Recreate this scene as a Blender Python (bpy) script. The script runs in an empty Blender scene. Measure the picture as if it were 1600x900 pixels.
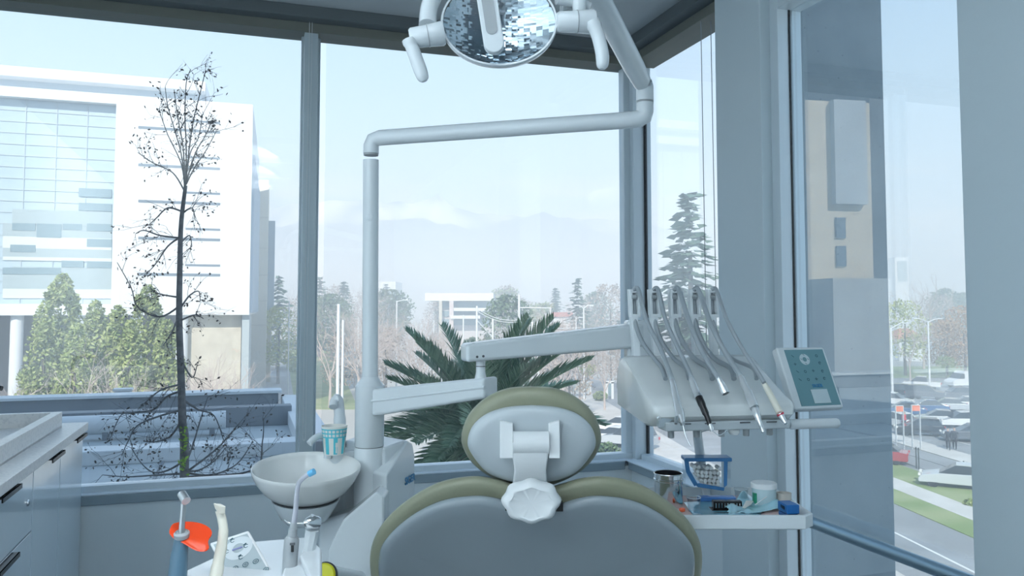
import bpy, bmesh, math, random
from math import sin, cos, pi, radians, atan2, sqrt, tan
from mathutils import Vector, Matrix, Quaternion
random.seed(7)
scene = bpy.context.scene
COL = scene.collection

# ------------------------------------------------------------------ camera
F, CX, CY, PITCH, EYE = 1262.0, 800.0, 413.0, radians(3.2), 1.5
cam_d = bpy.data.cameras.new('camera'); cam = bpy.data.objects.new('camera', cam_d); COL.objects.link(cam)
cam.location = (0, 0, EYE); cam.rotation_euler = (pi / 2 + PITCH, 0, 0)
cam_d.sensor_width = 36.0; cam_d.lens = F / 1600 * 36.0; cam_d.shift_y = -(450 - CY) / 1600
cam_d.clip_start = 0.05; cam_d.clip_end = 12000
scene.camera = cam

def P(px, py, Y):
    """the world point that the photograph shows at (px, py), at distance Y along the view"""
    a = (px - CX) / F; b = (CY - py) / F
    s = Y / (cos(PITCH) - b * sin(PITCH))
    return Vector((a * s, Y, EYE + s * (sin(PITCH) + b * cos(PITCH))))
def PZ(px, py, z):
    a = (px - CX) / F; b = (CY - py) / F
    s = (z - EYE) / (sin(PITCH) + b * cos(PITCH))
    return Vector((a * s, s * (cos(PITCH) - b * sin(PITCH)), z))
A0 = radians(18.25)
U = Vector((cos(A0), sin(A0), 0)); V = Vector((-sin(A0), cos(A0), 0)); Z = Vector((0, 0, 1))
def R(u, v, z=0.0): return U * u + V * v + Z * z       # the room's own axes: u along the front window, v towards it
GROUND = -9.5
HAZE = .0042       # haze density per metre

# ------------------------------------------------------------------ world, sun, exposure
scene.view_settings.view_transform = 'Standard'; scene.view_settings.look = 'None'
scene.view_settings.gamma = 1.0; scene.view_settings.exposure = 0.55
scene.view_settings.use_curve_mapping = False
scene.cycles.transparent_max_bounces = 32; scene.cycles.max_bounces = 10
scene.cycles.volume_bounces = 1
scene.cycles.sample_clamp_indirect = 6.0
world = bpy.data.worlds.new('sky'); scene.world = world; world.use_nodes = True
wn = world.node_tree.nodes; wl = world.node_tree.links; wn.clear()
w_out = wn.new('ShaderNodeOutputWorld'); w_bg = wn.new('ShaderNodeBackground')
w_tc = wn.new('ShaderNodeTexCoord'); w_sep = wn.new('ShaderNodeSeparateXYZ'); w_ramp = wn.new('ShaderNodeValToRGB')
wl.new(w_tc.outputs['Generated'], w_sep.inputs[0]); wl.new(w_sep.outputs['Z'], w_ramp.inputs[0])
cr = w_ramp.color_ramp
cr.elements[0].position = 0.0; cr.elements[0].color = (.62, .74, .88, 1)
cr.elements[1].position = 1.0; cr.elements[1].color = (.20, .36, .62, 1)
for pos, c in ((.10, (.56, .72, .88)), (.22, (.48, .68, .88)), (.36, (.38, .58, .82))):
    e = cr.elements.new(pos); e.color = (*c, 1)
# a bank of soft cloud lying low over the mountains
w_map = wn.new('ShaderNodeMapping'); w_map.inputs['Scale'].default_value = (1, 1, 3.0)
w_noise = wn.new('ShaderNodeTexNoise'); w_noise.inputs['Scale'].default_value = 9; w_noise.inputs['Detail'].default_value = 7
w_noise.inputs['Roughness'].default_value = .55
wl.new(w_tc.outputs['Generated'], w_map.inputs[0]); wl.new(w_map.outputs[0], w_noise.inputs['Vector'])
w_band = wn.new('ShaderNodeValToRGB'); wl.new(w_sep.outputs['Z'], w_band.inputs[0])
b = w_band.color_ramp; b.elements[0].position = .05; b.elements[0].color = (0, 0, 0, 1)
b.elements[1].position = .17; b.elements[1].color = (0, 0, 0, 1)
for pos, g in ((.09, 1), (.125, .9)):
    e = b.elements.new(pos); e.color = (g, g, g, 1)
w_cr = wn.new('ShaderNodeValToRGB'); wl.new(w_noise.outputs['Fac'], w_cr.inputs[0])
w_cr.color_ramp.elements[0].position = .47; w_cr.color_ramp.elements[1].position = .60
w_mul = wn.new('ShaderNodeMath'); w_mul.operation = 'MULTIPLY'
wl.new(w_band.outputs[0], w_mul.inputs[0]); wl.new(w_cr.outputs[0], w_mul.inputs[1])
w_mix = wn.new('ShaderNodeMix'); w_mix.data_type = 'RGBA'
wl.new(w_mul.outputs[0], w_mix.inputs[0]); wl.new(w_ramp.outputs[0], w_mix.inputs[6]); w_mix.inputs[7].default_value = (.70, .78, .87, 1)
wl.new(w_mix.outputs[2], w_bg.inputs[0]); w_bg.inputs[1].default_value = 1.0
wl.new(w_bg.outputs[0], w_out.inputs[0])

sun_d = bpy.data.lights.new('sun', 'SUN'); sun = bpy.data.objects.new('sun', sun_d); COL.objects.link(sun)
sun_d.energy = 4.6; sun_d.angle = radians(.6); sun_d.color = (1, .96, .9)
S = Vector((-.10, -.78, .60)).normalized()
sun.rotation_euler = S.to_track_quat('Z', 'Y').to_euler()
# added fill lights, out of view, washing the left wall to brighten the room
FILL_LAMPS = [(.2, .6), (.2, -.3), (.2, -1.2)]
for lu, lv in FILL_LAMPS:
    d = bpy.data.lights.new('added_fill_lamp', 'AREA'); o = bpy.data.objects.new('added_fill_lamp', d); COL.objects.link(o)
    d.shape = 'RECTANGLE'; d.size = .4; d.size_y = .8; d.energy = 66; d.color = (.93, .97, 1)
    o.location = R(lu, lv, 2.80); o.rotation_euler = (-R(-.94, -.30, -.18)).to_track_quat('Z', 'Y').to_euler()

# ------------------------------------------------------------------ materials
MATS = {}
def mat(name, col=(.8, .8, .8), rough=.5, metal=0.0, spec=.5, coat=0.0, trans=0.0, ior=1.45, noise=None, bump=None, emit=None, alpha=1.0):
    """noise=(scale, second colour, low, high) mottles the base colour; bump=(scale, strength)"""
    if name in MATS: return MATS[name]
    m = bpy.data.materials.new(name); m.use_nodes = True; nt = m.node_tree; bs = nt.nodes['Principled BSDF']
    bs.inputs['Base Color'].default_value = (*col, 1); bs.inputs['Roughness'].default_value = rough
    bs.inputs['Metallic'].default_value = metal; bs.inputs['Specular IOR Level'].default_value = spec
    bs.inputs['Coat Weight'].default_value = coat; bs.inputs['Coat Roughness'].default_value = .05
    bs.inputs['Transmission Weight'].default_value = trans; bs.inputs['IOR'].default_value = ior
    bs.inputs['Alpha'].default_value = alpha
    if emit: bs.inputs['Emission Color'].default_value = (*emit[0], 1); bs.inputs['Emission Strength'].default_value = emit[1]
    if noise or bump: tc = nt.nodes.new('ShaderNodeTexCoord')
    if noise:
        n = nt.nodes.new('ShaderNodeTexNoise'); n.inputs['Scale'].default_value = noise[0]; n.inputs['Detail'].default_value = 5
        r = nt.nodes.new('ShaderNodeValToRGB'); r.color_ramp.elements[0].position = noise[2]; r.color_ramp.elements[1].position = noise[3]
        r.color_ramp.elements[0].color = (*col, 1); r.color_ramp.elements[1].color = (*noise[1], 1)
        nt.links.new(tc.outputs['Object'], n.inputs['Vector']); nt.links.new(n.outputs['Fac'], r.inputs[0]); nt.links.new(r.outputs[0], bs.inputs['Base Color'])
    if bump:
        n = nt.nodes.new('ShaderNodeTexNoise'); n.inputs['Scale'].default_value = bump[0]; n.inputs['Detail'].default_value = 4
        bp = nt.nodes.new('ShaderNodeBump'); bp.inputs['Strength'].default_value = bump[1]; bp.inputs['Distance'].default_value = .01
        nt.links.new(tc.outputs['Object'], n.inputs['Vector']); nt.links.new(n.outputs['Fac'], bp.inputs['Height']); nt.links.new(bp.outputs[0], bs.inputs['Normal'])
    MATS[name] = m; return m
def glass_mat(name, tint, k=1.0, ior=1.5, dirt=0.0):
    """thin clear sheet: lets light straight through and mirrors by the Fresnel law"""
    if name in MATS: return MATS[name]
    m = bpy.data.materials.new(name); m.use_nodes = True; nt = m.node_tree; nt.nodes.clear()
    o = nt.nodes.new('ShaderNodeOutputMaterial'); mx = nt.nodes.new('ShaderNodeMixShader'); t = nt.nodes.new('ShaderNodeBsdfTransparent')
    g = nt.nodes.new('ShaderNodeBsdfGlossy'); g.inputs['Roughness'].default_value = 0.0; f = nt.nodes.new('ShaderNodeFresnel'); gm = nt.nodes.new('ShaderNodeNewGeometry'); mr = nt.nodes.new('ShaderNodeMapRange')
    mr.inputs['To Min'].default_value = ior; mr.inputs['To Max'].default_value = 1 / ior      # same mirror strength on both faces of the sheet
    nt.links.new(gm.outputs['Backfacing'], mr.inputs[0]); nt.links.new(mr.outputs[0], f.inputs[0])
    t.inputs[0].default_value = (*tint, 1); g.inputs[0].default_value = (k, k, k, 1)
    nt.links.new(f.outputs[0], mx.inputs[0]); nt.links.new(t.outputs[0], mx.inputs[1]); nt.links.new(g.outputs[0], mx.inputs[2])
    nt.links.new(mx.outputs[0], o.inputs[0]); MATS[name] = m; return m

WHITE = mat('white_gloss_plastic', (.70, .75, .78), .22, coat=.3)
WHITE2 = mat('white_satin_paint', (.68, .73, .76), .45)
WHITE3 = mat('white_plastic_bracket', (.80, .82, .83), .4)
CERAMIC = mat('white_ceramic', (.82, .83, .82), .12, coat=.5)
CREAM = mat('cream_plastic', (.78, .76, .66), .35)
GREYP = mat('grey_plastic', (.32, .35, .37), .4)
DARKP = mat('dark_grey_plastic', (.08, .09, .10), .4)
BLACKP = mat('black_plastic', (.015, .016, .018), .25)
CHROME = mat('satin_chrome', (.86, .88, .90), .22, metal=.65)
STEEL = mat('polished_steel', (.75, .76, .77), .14, metal=1)
STEEL2 = mat('brushed_steel', (.55, .58, .60), .32, metal=1)
ALU = mat('painted_aluminium', (.54, .62, .66), .4, metal=.25)
ALU_L = mat('light_aluminium', (.66, .74, .79), .38, metal=.1)
HEADER = mat('olive_grey_frame', (.17, .18, .16), .5)
HEADER_D = mat('dark_grey_frame', (.12, .14, .15), .5)
VINYL = mat('sage_green_vinyl', (.27, .28, .20), .36, bump=(180, .05))
WALL = mat('white_wall_paint', (.60, .69, .735), .7, bump=(60, .03))
CEIL = mat('ceiling_paint', (.46, .50, .52), .8)
HOSE = mat('grey_silicone_hose', (.30, .34, .37), .35)
TEAL = mat('teal_panel', (.13, .27, .31), .35)

GLASS_M = glass_mat('mirrored_window_glass', (.90, .94, .95), ior=1.95)
GLASS = glass_mat('window_glass', (.965, .985, .99))
CLEAR = glass_mat('clear_plastic', (.93, .95, .96), ior=1.4)

# ------------------------------------------------------------------ mesh builder
def wloc(o): return o.location + (wloc(o.parent) if o.parent else Vector((0, 0, 0)))
class MB:
    def __init__(s): s.v = []; s.f = []; s.m = []; s.mi = 0
    def add(s, vs, fs):
        o = len(s.v); s.v += [Vector(v) for v in vs]; s.f += [tuple(i + o for i in f) for f in fs]; s.m += [s.mi] * len(fs); return s
    def box(s, c, d, M=None):
        """c centre, d full sizes, M a 3x3 frame"""
        c = Vector(c); M = M or Matrix.Identity(3)
        vs = [c + M @ Vector((x * d[0] / 2, y * d[1] / 2, z * d[2] / 2)) for x in (-1, 1) for y in (-1, 1) for z in (-1, 1)]
        return s.add(vs, [(0, 1, 3, 2), (4, 6, 7, 5), (0, 4, 5, 1), (2, 3, 7, 6), (0, 2, 6, 4), (1, 5, 7, 3)])
    def rbox(s, u0, u1, v0, v1, z0, z1):
        return s.box(R((u0 + u1) / 2, (v0 + v1) / 2, (z0 + z1) / 2), (u1 - u0, v1 - v0, z1 - z0), RM)
    def prism(s, poly, off):
        """poly: list of 3D points of a planar outline; off: extrusion vector"""
        n = len(poly); off = Vector(off); poly = [Vector(p) for p in poly]
        s.add(poly + [p + off for p in poly], [tuple(range(n))[::-1], tuple(range(n, 2 * n))] + [(i, (i + 1) % n, n + (i + 1) % n, n + i) for i in range(n)]); return s
    def loft(s, rings, cap=True, closed=True):
        n = len(rings[0]); fs = []
        for k in range(len(rings) - 1):
            for i in range(n if closed else n - 1):
                j = (i + 1) % n; fs.append((k * n + i, k * n + j, (k + 1) * n + j, (k + 1) * n + i))
        if cap and closed: fs.append(tuple(range(n))[::-1]); fs.append(tuple(range((len(rings) - 1) * n, len(rings) * n)))
        return s.add([p for r in rings for p in r], fs)
    def tube(s, pts, r, n=12, cap=True, flat=1.0):
        pts = [Vector(p) for p in pts]; rs = r if isinstance(r, (list, tuple)) else [r] * len(pts)
        t0 = (pts[1] - pts[0]).normalized(); a = t0.orthogonal().normalized(); rings = []
        prev = t0
        for i, p in enumerate(pts):
            t = (pts[min(i + 1, len(pts) - 1)] - pts[max(i - 1, 0)]).normalized()
            a = prev.rotation_difference(t) @ a; a = (a - t * a.dot(t)).normalized(); prev = t; bb = t.cross(a)
            rings.append([p + (a * cos(2 * pi * k / n) + bb * sin(2 * pi * k / n) * flat) * rs[i] for k in range(n)])
        return s.loft(rings, cap)
    def lathe(s, base, axis, prof, n=32, sx=1.0, xdir=None, cap=True):
        """prof: list of (radius, height along axis)"""
        base = Vector(base); ax = Vector(axis).normalized()
        x = (Vector(xdir) - ax * Vector(xdir).dot(ax)).normalized() if xdir else ax.orthogonal().normalized(); y = ax.cross(x)
        return s.loft([[base + ax * h + (x * cos(2 * pi * k / n) * sx + y * sin(2 * pi * k / n)) * max(r, 1e-5) for k in range(n)] for r, h in prof], cap)
    def ball(s, c, r, n=12, M=None):
        c = Vector(c); r = Vector(r) if not isinstance(r, (int, float)) else Vector((r, r, r)); M = M or Matrix.Identity(3)
        rings = []
        for k in range(n // 2 + 1):
            th = pi * k / (n // 2); rr = max(sin(th), 1e-4)
            rings.append([c + M @ Vector((r.x * rr * cos(2 * pi * j / n), r.y * rr * sin(2 * pi * j / n), -r.z * cos(th))) for j in range(n)])
        return s.loft(rings)
    def build(s, name, m, parent=None, bevel=0, seg=3, angle=38, flat=False, pivot=None):
        me = bpy.data.meshes.new(name); pv = Vector(pivot) if pivot is not None else Vector((0, 0, 0))
        me.from_pydata([v - pv for v in s.v], [], s.f)
        ms = m if isinstance(m, (list, tuple)) else [m]
        for x in ms: me.materials.append(x)
        if len(ms) > 1: me.polygons.foreach_set('material_index', s.m)
        b = bmesh.new(); b.from_mesh(me)
        bmesh.ops.recalc_face_normals(b, faces=b.faces)
        if bevel:
            es = [e for e in b.edges if len(e.link_faces) == 2 and e.calc_face_angle(0) > radians(30)]
            bmesh.ops.bevel(b, geom=es, offset=bevel, segments=seg, affect='EDGES', profile=.5, clamp_overlap=True)
        b.to_mesh(me); b.free()
        if not flat:
            me.polygons.foreach_set('use_smooth', [True] * len(me.polygons)); me.set_sharp_from_angle(angle=radians(angle))
        o = bpy.data.objects.new(name, me); COL.objects.link(o)
        if bevel and not flat:
            wn_ = o.modifiers.new('weighted_normals', 'WEIGHTED_NORMAL'); wn_.keep_sharp = True; wn_.weight = 100
        if parent is not None:
            o.parent = parent; o.location = pv - wloc(parent)
        else: o.location = pv
        return o
RM = Matrix((U, V, Z)).transposed()

def spline(pts, n=8):
    """smooth curve through the points"""
    pts = [Vector(p) for p in pts]; out = []
    for i in range(len(pts) - 1):
        p0 = pts[max(i - 1, 0)]; p1 = pts[i]; p2 = pts[i + 1]; p3 = pts[min(i + 2, len(pts) - 1)]
        for k in range(n):
            t = k / n; out.append(.5 * ((2 * p1) + (p2 - p0) * t + (2 * p0 - 5 * p1 + 4 * p2 - p3) * t * t + (3 * p1 - p0 - 3 * p2 + p3) * t ** 3))
    return out + [pts[-1]]
def lerp(a, b, t): return a + (b - a) * t
def tag(o, label=None, cat=None, group=None, kind=None):
    if label: o['label'] = label
    if cat: o['category'] = cat
    if group: o['group'] = group
    if kind: o['kind'] = kind
    return o
def thing(name, label, cat, loc=(0, 0, 0), group=None):
    o = bpy.data.objects.new(name, None); COL.objects.link(o); o.location = loc; o.empty_display_size = .1
    return tag(o, label, cat, group)
def struct(mb, name, m, **k): return tag(mb.build(name, m, **k), kind='structure')
def dup(root, loc=None, rotz=None, scale=None, label=None, group=None):
    r = root.copy(); COL.objects.link(r)
    if loc is not None: r.location = loc
    if rotz is not None: r.rotation_euler = (0, 0, rotz)
    if scale is not None: r.scale = (scale, scale, scale) if isinstance(scale, (int, float)) else scale
    if label: r['label'] = label
    if group: r['group'] = group
    for ch in list(root.children):
        c = ch.copy(); COL.objects.link(c); c.parent = r
        for g in list(ch.children):
            d = g.copy(); COL.objects.link(d); d.parent = c
    return r
def text_mesh(name, txt, size, M, loc, m, parent, depth=.0006, shear=0.0):
    """flat lettering; M maps text x,y,z to the world"""
    cu = bpy.data.curves.new(name, 'FONT'); cu.body = txt; cu.size = size; cu.extrude = depth; cu.align_x = 'CENTER'; cu.align_y = 'CENTER'; cu.shear = shear; cu.offset = size * .025
    o = bpy.data.objects.new(name, cu); COL.objects.link(o); bpy.context.view_layer.update()
    me = bpy.data.meshes.new_from_object(o.evaluated_get(bpy.context.evaluated_depsgraph_get()))
    bpy.data.objects.remove(o); me.materials.clear(); me.materials.append(m)
    me.transform(M.to_4x4())
    q = bpy.data.objects.new(name, me); COL.objects.link(q)
    if parent is not None: q.parent = parent; q.location = Vector(loc) - wloc(parent)
    else: q.location = loc
    return q

# ================================================================== the room
ZC = 2.885        # ceiling
GV = 3.872        # plane of the front glass (v)
GU = 1.992        # plane of the right glass (u)
mb = MB().rbox(-1.6, 2.05, -3.2, 3.95, -.15, 0)
FLOOR = mat('grey_vinyl_floor', (.22, .25, .27), .3, noise=(3, (.19, .22, .24), .4, .6))
struct(mb, 'floor', FLOOR)
struct(MB().rbox(-1.6, 2.05, -3.2, 3.95, ZC, ZC + .2), 'ceiling', CEIL)
struct(MB().rbox(-1.6, -1.45, -3.2, 3.95, 0, ZC), 'wall_left', WALL)
struct(MB().rbox(-1.45, 2.05, -3.2, -3.05, 0, ZC), 'wall_back', mat('grey_back_wall', (.22, .24, .26), .6))
# front parapet wall below the sill
WALL_LIGHTENED = mat('wall_paint_lightened', (.74, .81, .84), .7)  # lighter copy of the wall paint; makes up for weak light here
struct(MB().rbox(-1.45, 2.05, 3.80, 3.95, 0, .70), 'wall_front', WALL_LIGHTENED)
# right wall: parapet below the first pane, the pillar, the near stretch
struct(MB().rbox(1.90, 2.05, 2.95, 3.80, 0, .70), 'wall_right_parapet', WALL_LIGHTENED)
pm = MB().rbox(1.885, 2.10, 2.635, 2.95, 0, ZC)
struct(pm, 'wall_right_pillar', WALL, bevel=.004)
struct(MB().rbox(1.885, 2.05, -3.05, 1.725, 0, ZC), 'wall_right', WALL, bevel=.004)
# building above and below this floor
FAC = mat('facade_concrete', (.42, .43, .44), .8, noise=(.6, (.36, .37, .38), .4, .6))
struct(MB().rbox(-24, 2.06, -14, 4.05, ZC + .2, 26), 'wall_upper_storeys', FAC)
struct(MB().rbox(-24, 2.06, -14, 4.05, GROUND, -.15), 'wall_lower_storeys', FAC)
struct(MB().rbox(-24, -1.6, -14, 4.0, -.15, ZC + .2), 'wall_neighbouring_rooms', FAC)

# concrete column outside the right window
CONC = bpy.data.materials.new('cast_concrete'); CONC.use_nodes = True
def concrete(m):
    nt = m.node_tree; bs = nt.nodes['Principled BSDF']; tc = nt.nodes.new('ShaderNodeTexCoord')
    n1 = nt.nodes.new('ShaderNodeTexNoise'); n1.inputs['Scale'].default_value = 2.2; n1.inputs['Detail'].default_value = 8; n1.inputs['Roughness'].default_value = .6
    r1 = nt.nodes.new('ShaderNodeValToRGB'); r1.color_ramp.elements[0].position = .32; r1.color_ramp.elements[1].position = .7
    r1.color_ramp.elements[0].color = (.27, .32, .355, 1); r1.color_ramp.elements[1].color = (.39, .44, .47, 1)
    v = nt.nodes.new('ShaderNodeTexVoronoi'); v.inputs['Scale'].default_value = 24
    r2 = nt.nodes.new('ShaderNodeValToRGB'); r2.color_ramp.elements[0].position = .045; r2.color_ramp.elements[1].position = .075
    mx = nt.nodes.new('ShaderNodeMix'); mx.data_type = 'RGBA'; mx.inputs[6].default_value = (.13, .15, .17, 1)
    for q in (n1, v): nt.links.new(tc.outputs['Object'], q.inputs['Vector'])
    nt.links.new(n1.outputs['Fac'], r1.inputs[0]); nt.links.new(v.outputs['Distance'], r2.inputs[0])
    nt.links.new(r2.outputs[0], mx.inputs[0]); nt.links.new(r1.outputs[0], mx.inputs[7]); nt.links.new(mx.outputs[2], bs.inputs['Base Color'])
    bs.inputs['Roughness'].default_value = .75
    bp = nt.nodes.new('ShaderNodeBump'); bp.inputs['Strength'].default_value = .25; bp.inputs['Distance'].default_value = .01
    nt.links.new(r2.outputs[0], bp.inputs['Height']); nt.links.new(bp.outputs[0], bs.inputs['Normal'])
concrete(CONC)
col = MB().rbox(2.06, 2.46, 2.61, 3.05, GROUND, 26)
struct(col, 'pillar_outside', CONC, bevel=.012)

# --- front window: frame, mullion, glass, header, sill
ZS, ZT = .75, 2.785
fr = MB()
fr.rbox(-1.45, 1.93, 3.835, 3.90, .70, ZS + .006)
f0 = struct(fr, 'window_1', ALU_L, bevel=.003)
g = MB().rbox(-1.44, .245, 3.868, 3.876, ZS + .01, ZT); o = g.build('glass', GLASS, f0)
g = MB().rbox(.345, 1.93, 3.868, 3.876, ZS + .01, ZT); o = g.build('glass', GLASS, f0)
m = MB().rbox(.240, .302, 3.80, 3.90, ZS, ZT + .02); m.rbox(.230, .318, 3.86, 3.885, ZS, ZT); m.build('mullion', ALU, f0, bevel=.003)
m = MB().rbox(-1.45, -1.38, 3.80, 3.90, ZS, ZT + .02); m.build('jamb', ALU, f0, bevel=.003)
struct(MB().rbox(-1.45, 2.0, 3.79, 3.93, ZT, ZT + .045), 'trim_1', HEADER, bevel=.002)
struct(MB().rbox(-1.45, 1.90, 3.72, 3.93, ZT + .045, ZC), 'trim_2', HEADER_D, bevel=.002)
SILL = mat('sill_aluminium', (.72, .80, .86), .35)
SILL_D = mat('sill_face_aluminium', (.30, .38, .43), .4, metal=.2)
struct(MB().rbox(-1.45, 1.93, 3.795, 3.86, .722, .730), 'trim_3', SILL, bevel=.003)
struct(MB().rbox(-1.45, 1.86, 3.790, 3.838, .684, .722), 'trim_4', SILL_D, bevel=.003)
# corner post
cp = MB().rbox(1.925, 2.03, 3.80, 3.91, .70, ZC); cp.rbox(1.89, 1.94, 3.84, 3.90, .70, ZC)
struct(cp, 'trim_5', ALU_L, bevel=.004)
# --- right window, first pane
f1 = struct(MB().rbox(1.955, 2.02, 2.95, 3.80, .70, ZS + .006), 'window_2', ALU_L, bevel=.003)
MB().rbox(GU - .004, GU + .004, 2.95, 3.80, ZS + .01, ZT).build('glass', GLASS, f1)
MB().rbox(1.985, 2.0, 3.79, 3.80, ZS, ZT).build('gasket', BLACKP, f1)
struct(MB().rbox(1.90, 2.05, 2.95, 3.80, ZT, ZT + .045), 'trim_6', HEADER, bevel=.002)
struct(MB().rbox(1.83, 2.05, 2.95, 3.72, ZT + .045, ZC), 'trim_7', HEADER_D, bevel=.002)
struct(MB().rbox(1.87, 1.96, 2.95, 3.795, .722, .730), 'trim_8', SILL, bevel=.003)
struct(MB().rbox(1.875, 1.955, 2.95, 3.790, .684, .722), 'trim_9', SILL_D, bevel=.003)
# --- right window, second pane, floor to ceiling
f2 = struct(MB().rbox(1.93, 2.04, 2.585, 2.635, 0, ZC), 'window_3', ALU_L, bevel=.003)
MB().rbox(GU - .004, GU + .004, 1.725, 2.585, .03, 2.66).build('glass', GLASS_M, f2)
MB().rbox(1.979, 1.986, 2.581, 2.586, .03, 2.66).build('gasket', BLACKP, f2)
MB().rbox(1.93, 2.04, 1.725, 2.585, 2.66, ZC).build('lintel', ALU_L, f2, bevel=.003)
MB().rbox(1.93, 2.04, 1.725, 2.585, 0, .03).build('threshold', ALU_L, f2, bevel=.003)

# guard rail across the tall pane
rl = thing('guard_rail', 'steel tube guard rail crossing the tall right-hand window at waist height', 'rail', R(1.93, 2.1, .74))
RAILM = mat('blue_grey_rail_metal', (.30, .42, .50), .3, metal=.6)
MB().tube([R(1.925, 2.60, .745), R(1.925, 1.70, .745)], .021, 20).build('tube', RAILM, rl)
MB().lathe(R(1.925, 2.625, .745), -V, [(.034, -.012), (.034, .006), (.022, .010)], 20).build('bracket', RAILM, rl)

# blind chains
CHAIN = mat('white_bead_chain', (.72, .76, .78), .4)
CHAIN_D = mat('grey_bead_chain', (.30, .34, .37), .45)
def chain(label, top, bot, gap, nb, ma, bdir, loop, r=.0022, slope=Vector((0, 0, 0))):
    t = thing('blind_chain', label, 'chain', bot)
    for sgn in (-1, 1):
        a = top + bdir * gap * sgn * (.5 if not loop else 1); b_ = bot + bdir * gap * sgn + slope * (sgn > 0)
        mb = MB(); mb.tube([a, b_], r * .35, 5)
        for k in range(nb): mb.ball(lerp(a, b_, k / nb), r, 6)
        mb.build('strand', ma, t)
    if loop:
        pts = [bot + bdir * gap * cos(pi + pi * k / 10) + Z * (-.03 * sin(pi * k / 10)) for k in range(11)]
        mb = MB(); mb.tube(pts, r * .35, 5)
        for p in pts: mb.ball(p, r, 6)
        mb.build('loop', ma, t)
    return t
chain('white bead chain of the blind hanging down the mullion of the front window', R(.266, 3.785, 2.83), R(.262, 3.785, .94), .006, 300, CHAIN, U, True)
chain('grey bead chain loop hanging in front of the corner pane', P(1102, -10, 3.55), P(1112, 540, 3.45), .022, 300, CHAIN_D, Vector((1, 0, 0)), True, r=.0026)

# made-up housings around the added fill lights
for i, (lu, lv) in enumerate(FILL_LAMPS):
    t = thing('added_fill_lamp', ['added fill lamp housing nearest the front window', 'middle one of the three added fill lamp housings', 'added fill lamp housing nearest the back wall'][i], 'lamp', R(lu, lv, ZC), 'added fill lamps')
    MB().rbox(lu - .22, lu + .22, lv - .42, lv + .42, ZC - .05, ZC).build('housing', WHITE2, t, bevel=.005)

# ================================================================== cabinet with countertop, left
CAB = mat('white_gloss_lacquer', (.56, .66, .72), .12, coat=.6)
STONE = mat('white_speckled_quartz', (.72, .73, .73), .3, noise=(90, (.62, .64, .65), .5, .62))
UF = -.633; CT = 1.03
def cabinet(v0, v1, fronts, label, lock=False):
    t = thing('base_cabinet', label, 'cabinet', R(UF - .3, (v0 + v1) / 2, 0))
    MB().rbox(-1.44, UF - .02, v0, v1, .08, CT - .035).build('body', CAB, t)
    MB().rbox(-1.44, UF - .07, v0, v1, 0, .08).build('plinth', DARKP, t)
    for kind, z0, z1 in fronts:
        d = MB().rbox(UF - .02, UF, v0 + .002, v1 - .002, z0, z1).build(kind, CAB, t, bevel=.0015, pivot=R(UF, v0, z0))
        hv = (v0 + v1) / 2 if kind == 'drawer' else v1 - .13
        hb = MB(); hb.rbox(UF - .005, UF + .022, hv - .10, hv + .10, z1 - .004, z1 - .001); hb.rbox(UF + .018, UF + .022, hv - .10, hv + .10, z1 - .014, z1 - .001)
        hb.build('handle', BLACKP, d)
    if lock:
        MB().lathe(R(UF, v1 - .07, CT - .13), U, [(.011, -.004), (.011, .003), (.008, .006), (.0, .006)], 16).build('lock', STEEL, t)
    return t
DZ = [.085, .27, .45, .63, .80, .992]
three = [('drawer', a, b_ - .005 * (b_ < .99)) for a, b_ in zip(DZ, DZ[1:])]
cabinet(3.36, 3.79, [('door', .085, .992)], 'white gloss base cabinet with one door, touching the window wall')
cabinet(2.96, 3.358, [('door', .085, .992)], 'white gloss base cabinet between the drawers and the window-side door')
cabinet(2.30, 2.958, three, 'white gloss drawer cabinet with a round lock at its top', lock=True)
for k in range(3):
    cabinet(1.64 - .66 * k, 2.298 - .66 * k, three, ['white gloss drawer cabinet next towards the room from the locked one', 'white gloss drawer cabinet third from the window', 'white gloss drawer cabinet at the room end of the row'][k])
ct = MB().rbox(-1.445, UF + .018, .30, 3.795, CT - .034, CT)
tag(ct.build('countertop', STONE, bevel=.003), 'long white speckled countertop lying over the left-hand cabinets', 'countertop')
# open white tray standing on the counter
t = thing('counter_tray', 'shallow white open tray with raised rim on the counter', 'tray', R(-.95, 3.0, CT))
tu0, tu1, tv0, tv1, th = -1.36, UF - .055, 2.78, 3.66, CT + .062
MB().rbox(tu0, tu1, tv0, tv1, CT, CT + .008).build('base', STONE, t)
rm = MB(); rm.rbox(tu1 - .035, tu1, tv0, tv1, CT, th); rm.rbox(tu0, tu0 + .035, tv0, tv1, CT, th); rm.rbox(tu0 + .035, tu1 - .035, tv0, tv0 + .03, CT, th); rm.rbox(tu0 + .035, tu1 - .035, tv1 - .03, tv1, CT, th)
rm.build('rim', STONE, t, bevel=.002)
# the tip of a black tap that enters the picture at the left edge
t = thing('tap', 'black tap spout tip at the left edge of the photo above the counter', 'tap', P(-55, 690, 2.6))
MB().tube(spline([P(-55, 705, 2.6), P(-55, 620, 2.6), P(-30, 603, 2.6), P(3, 607, 2.6)], 5), .008, 10).build('spout', BLACKP, t)

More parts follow.
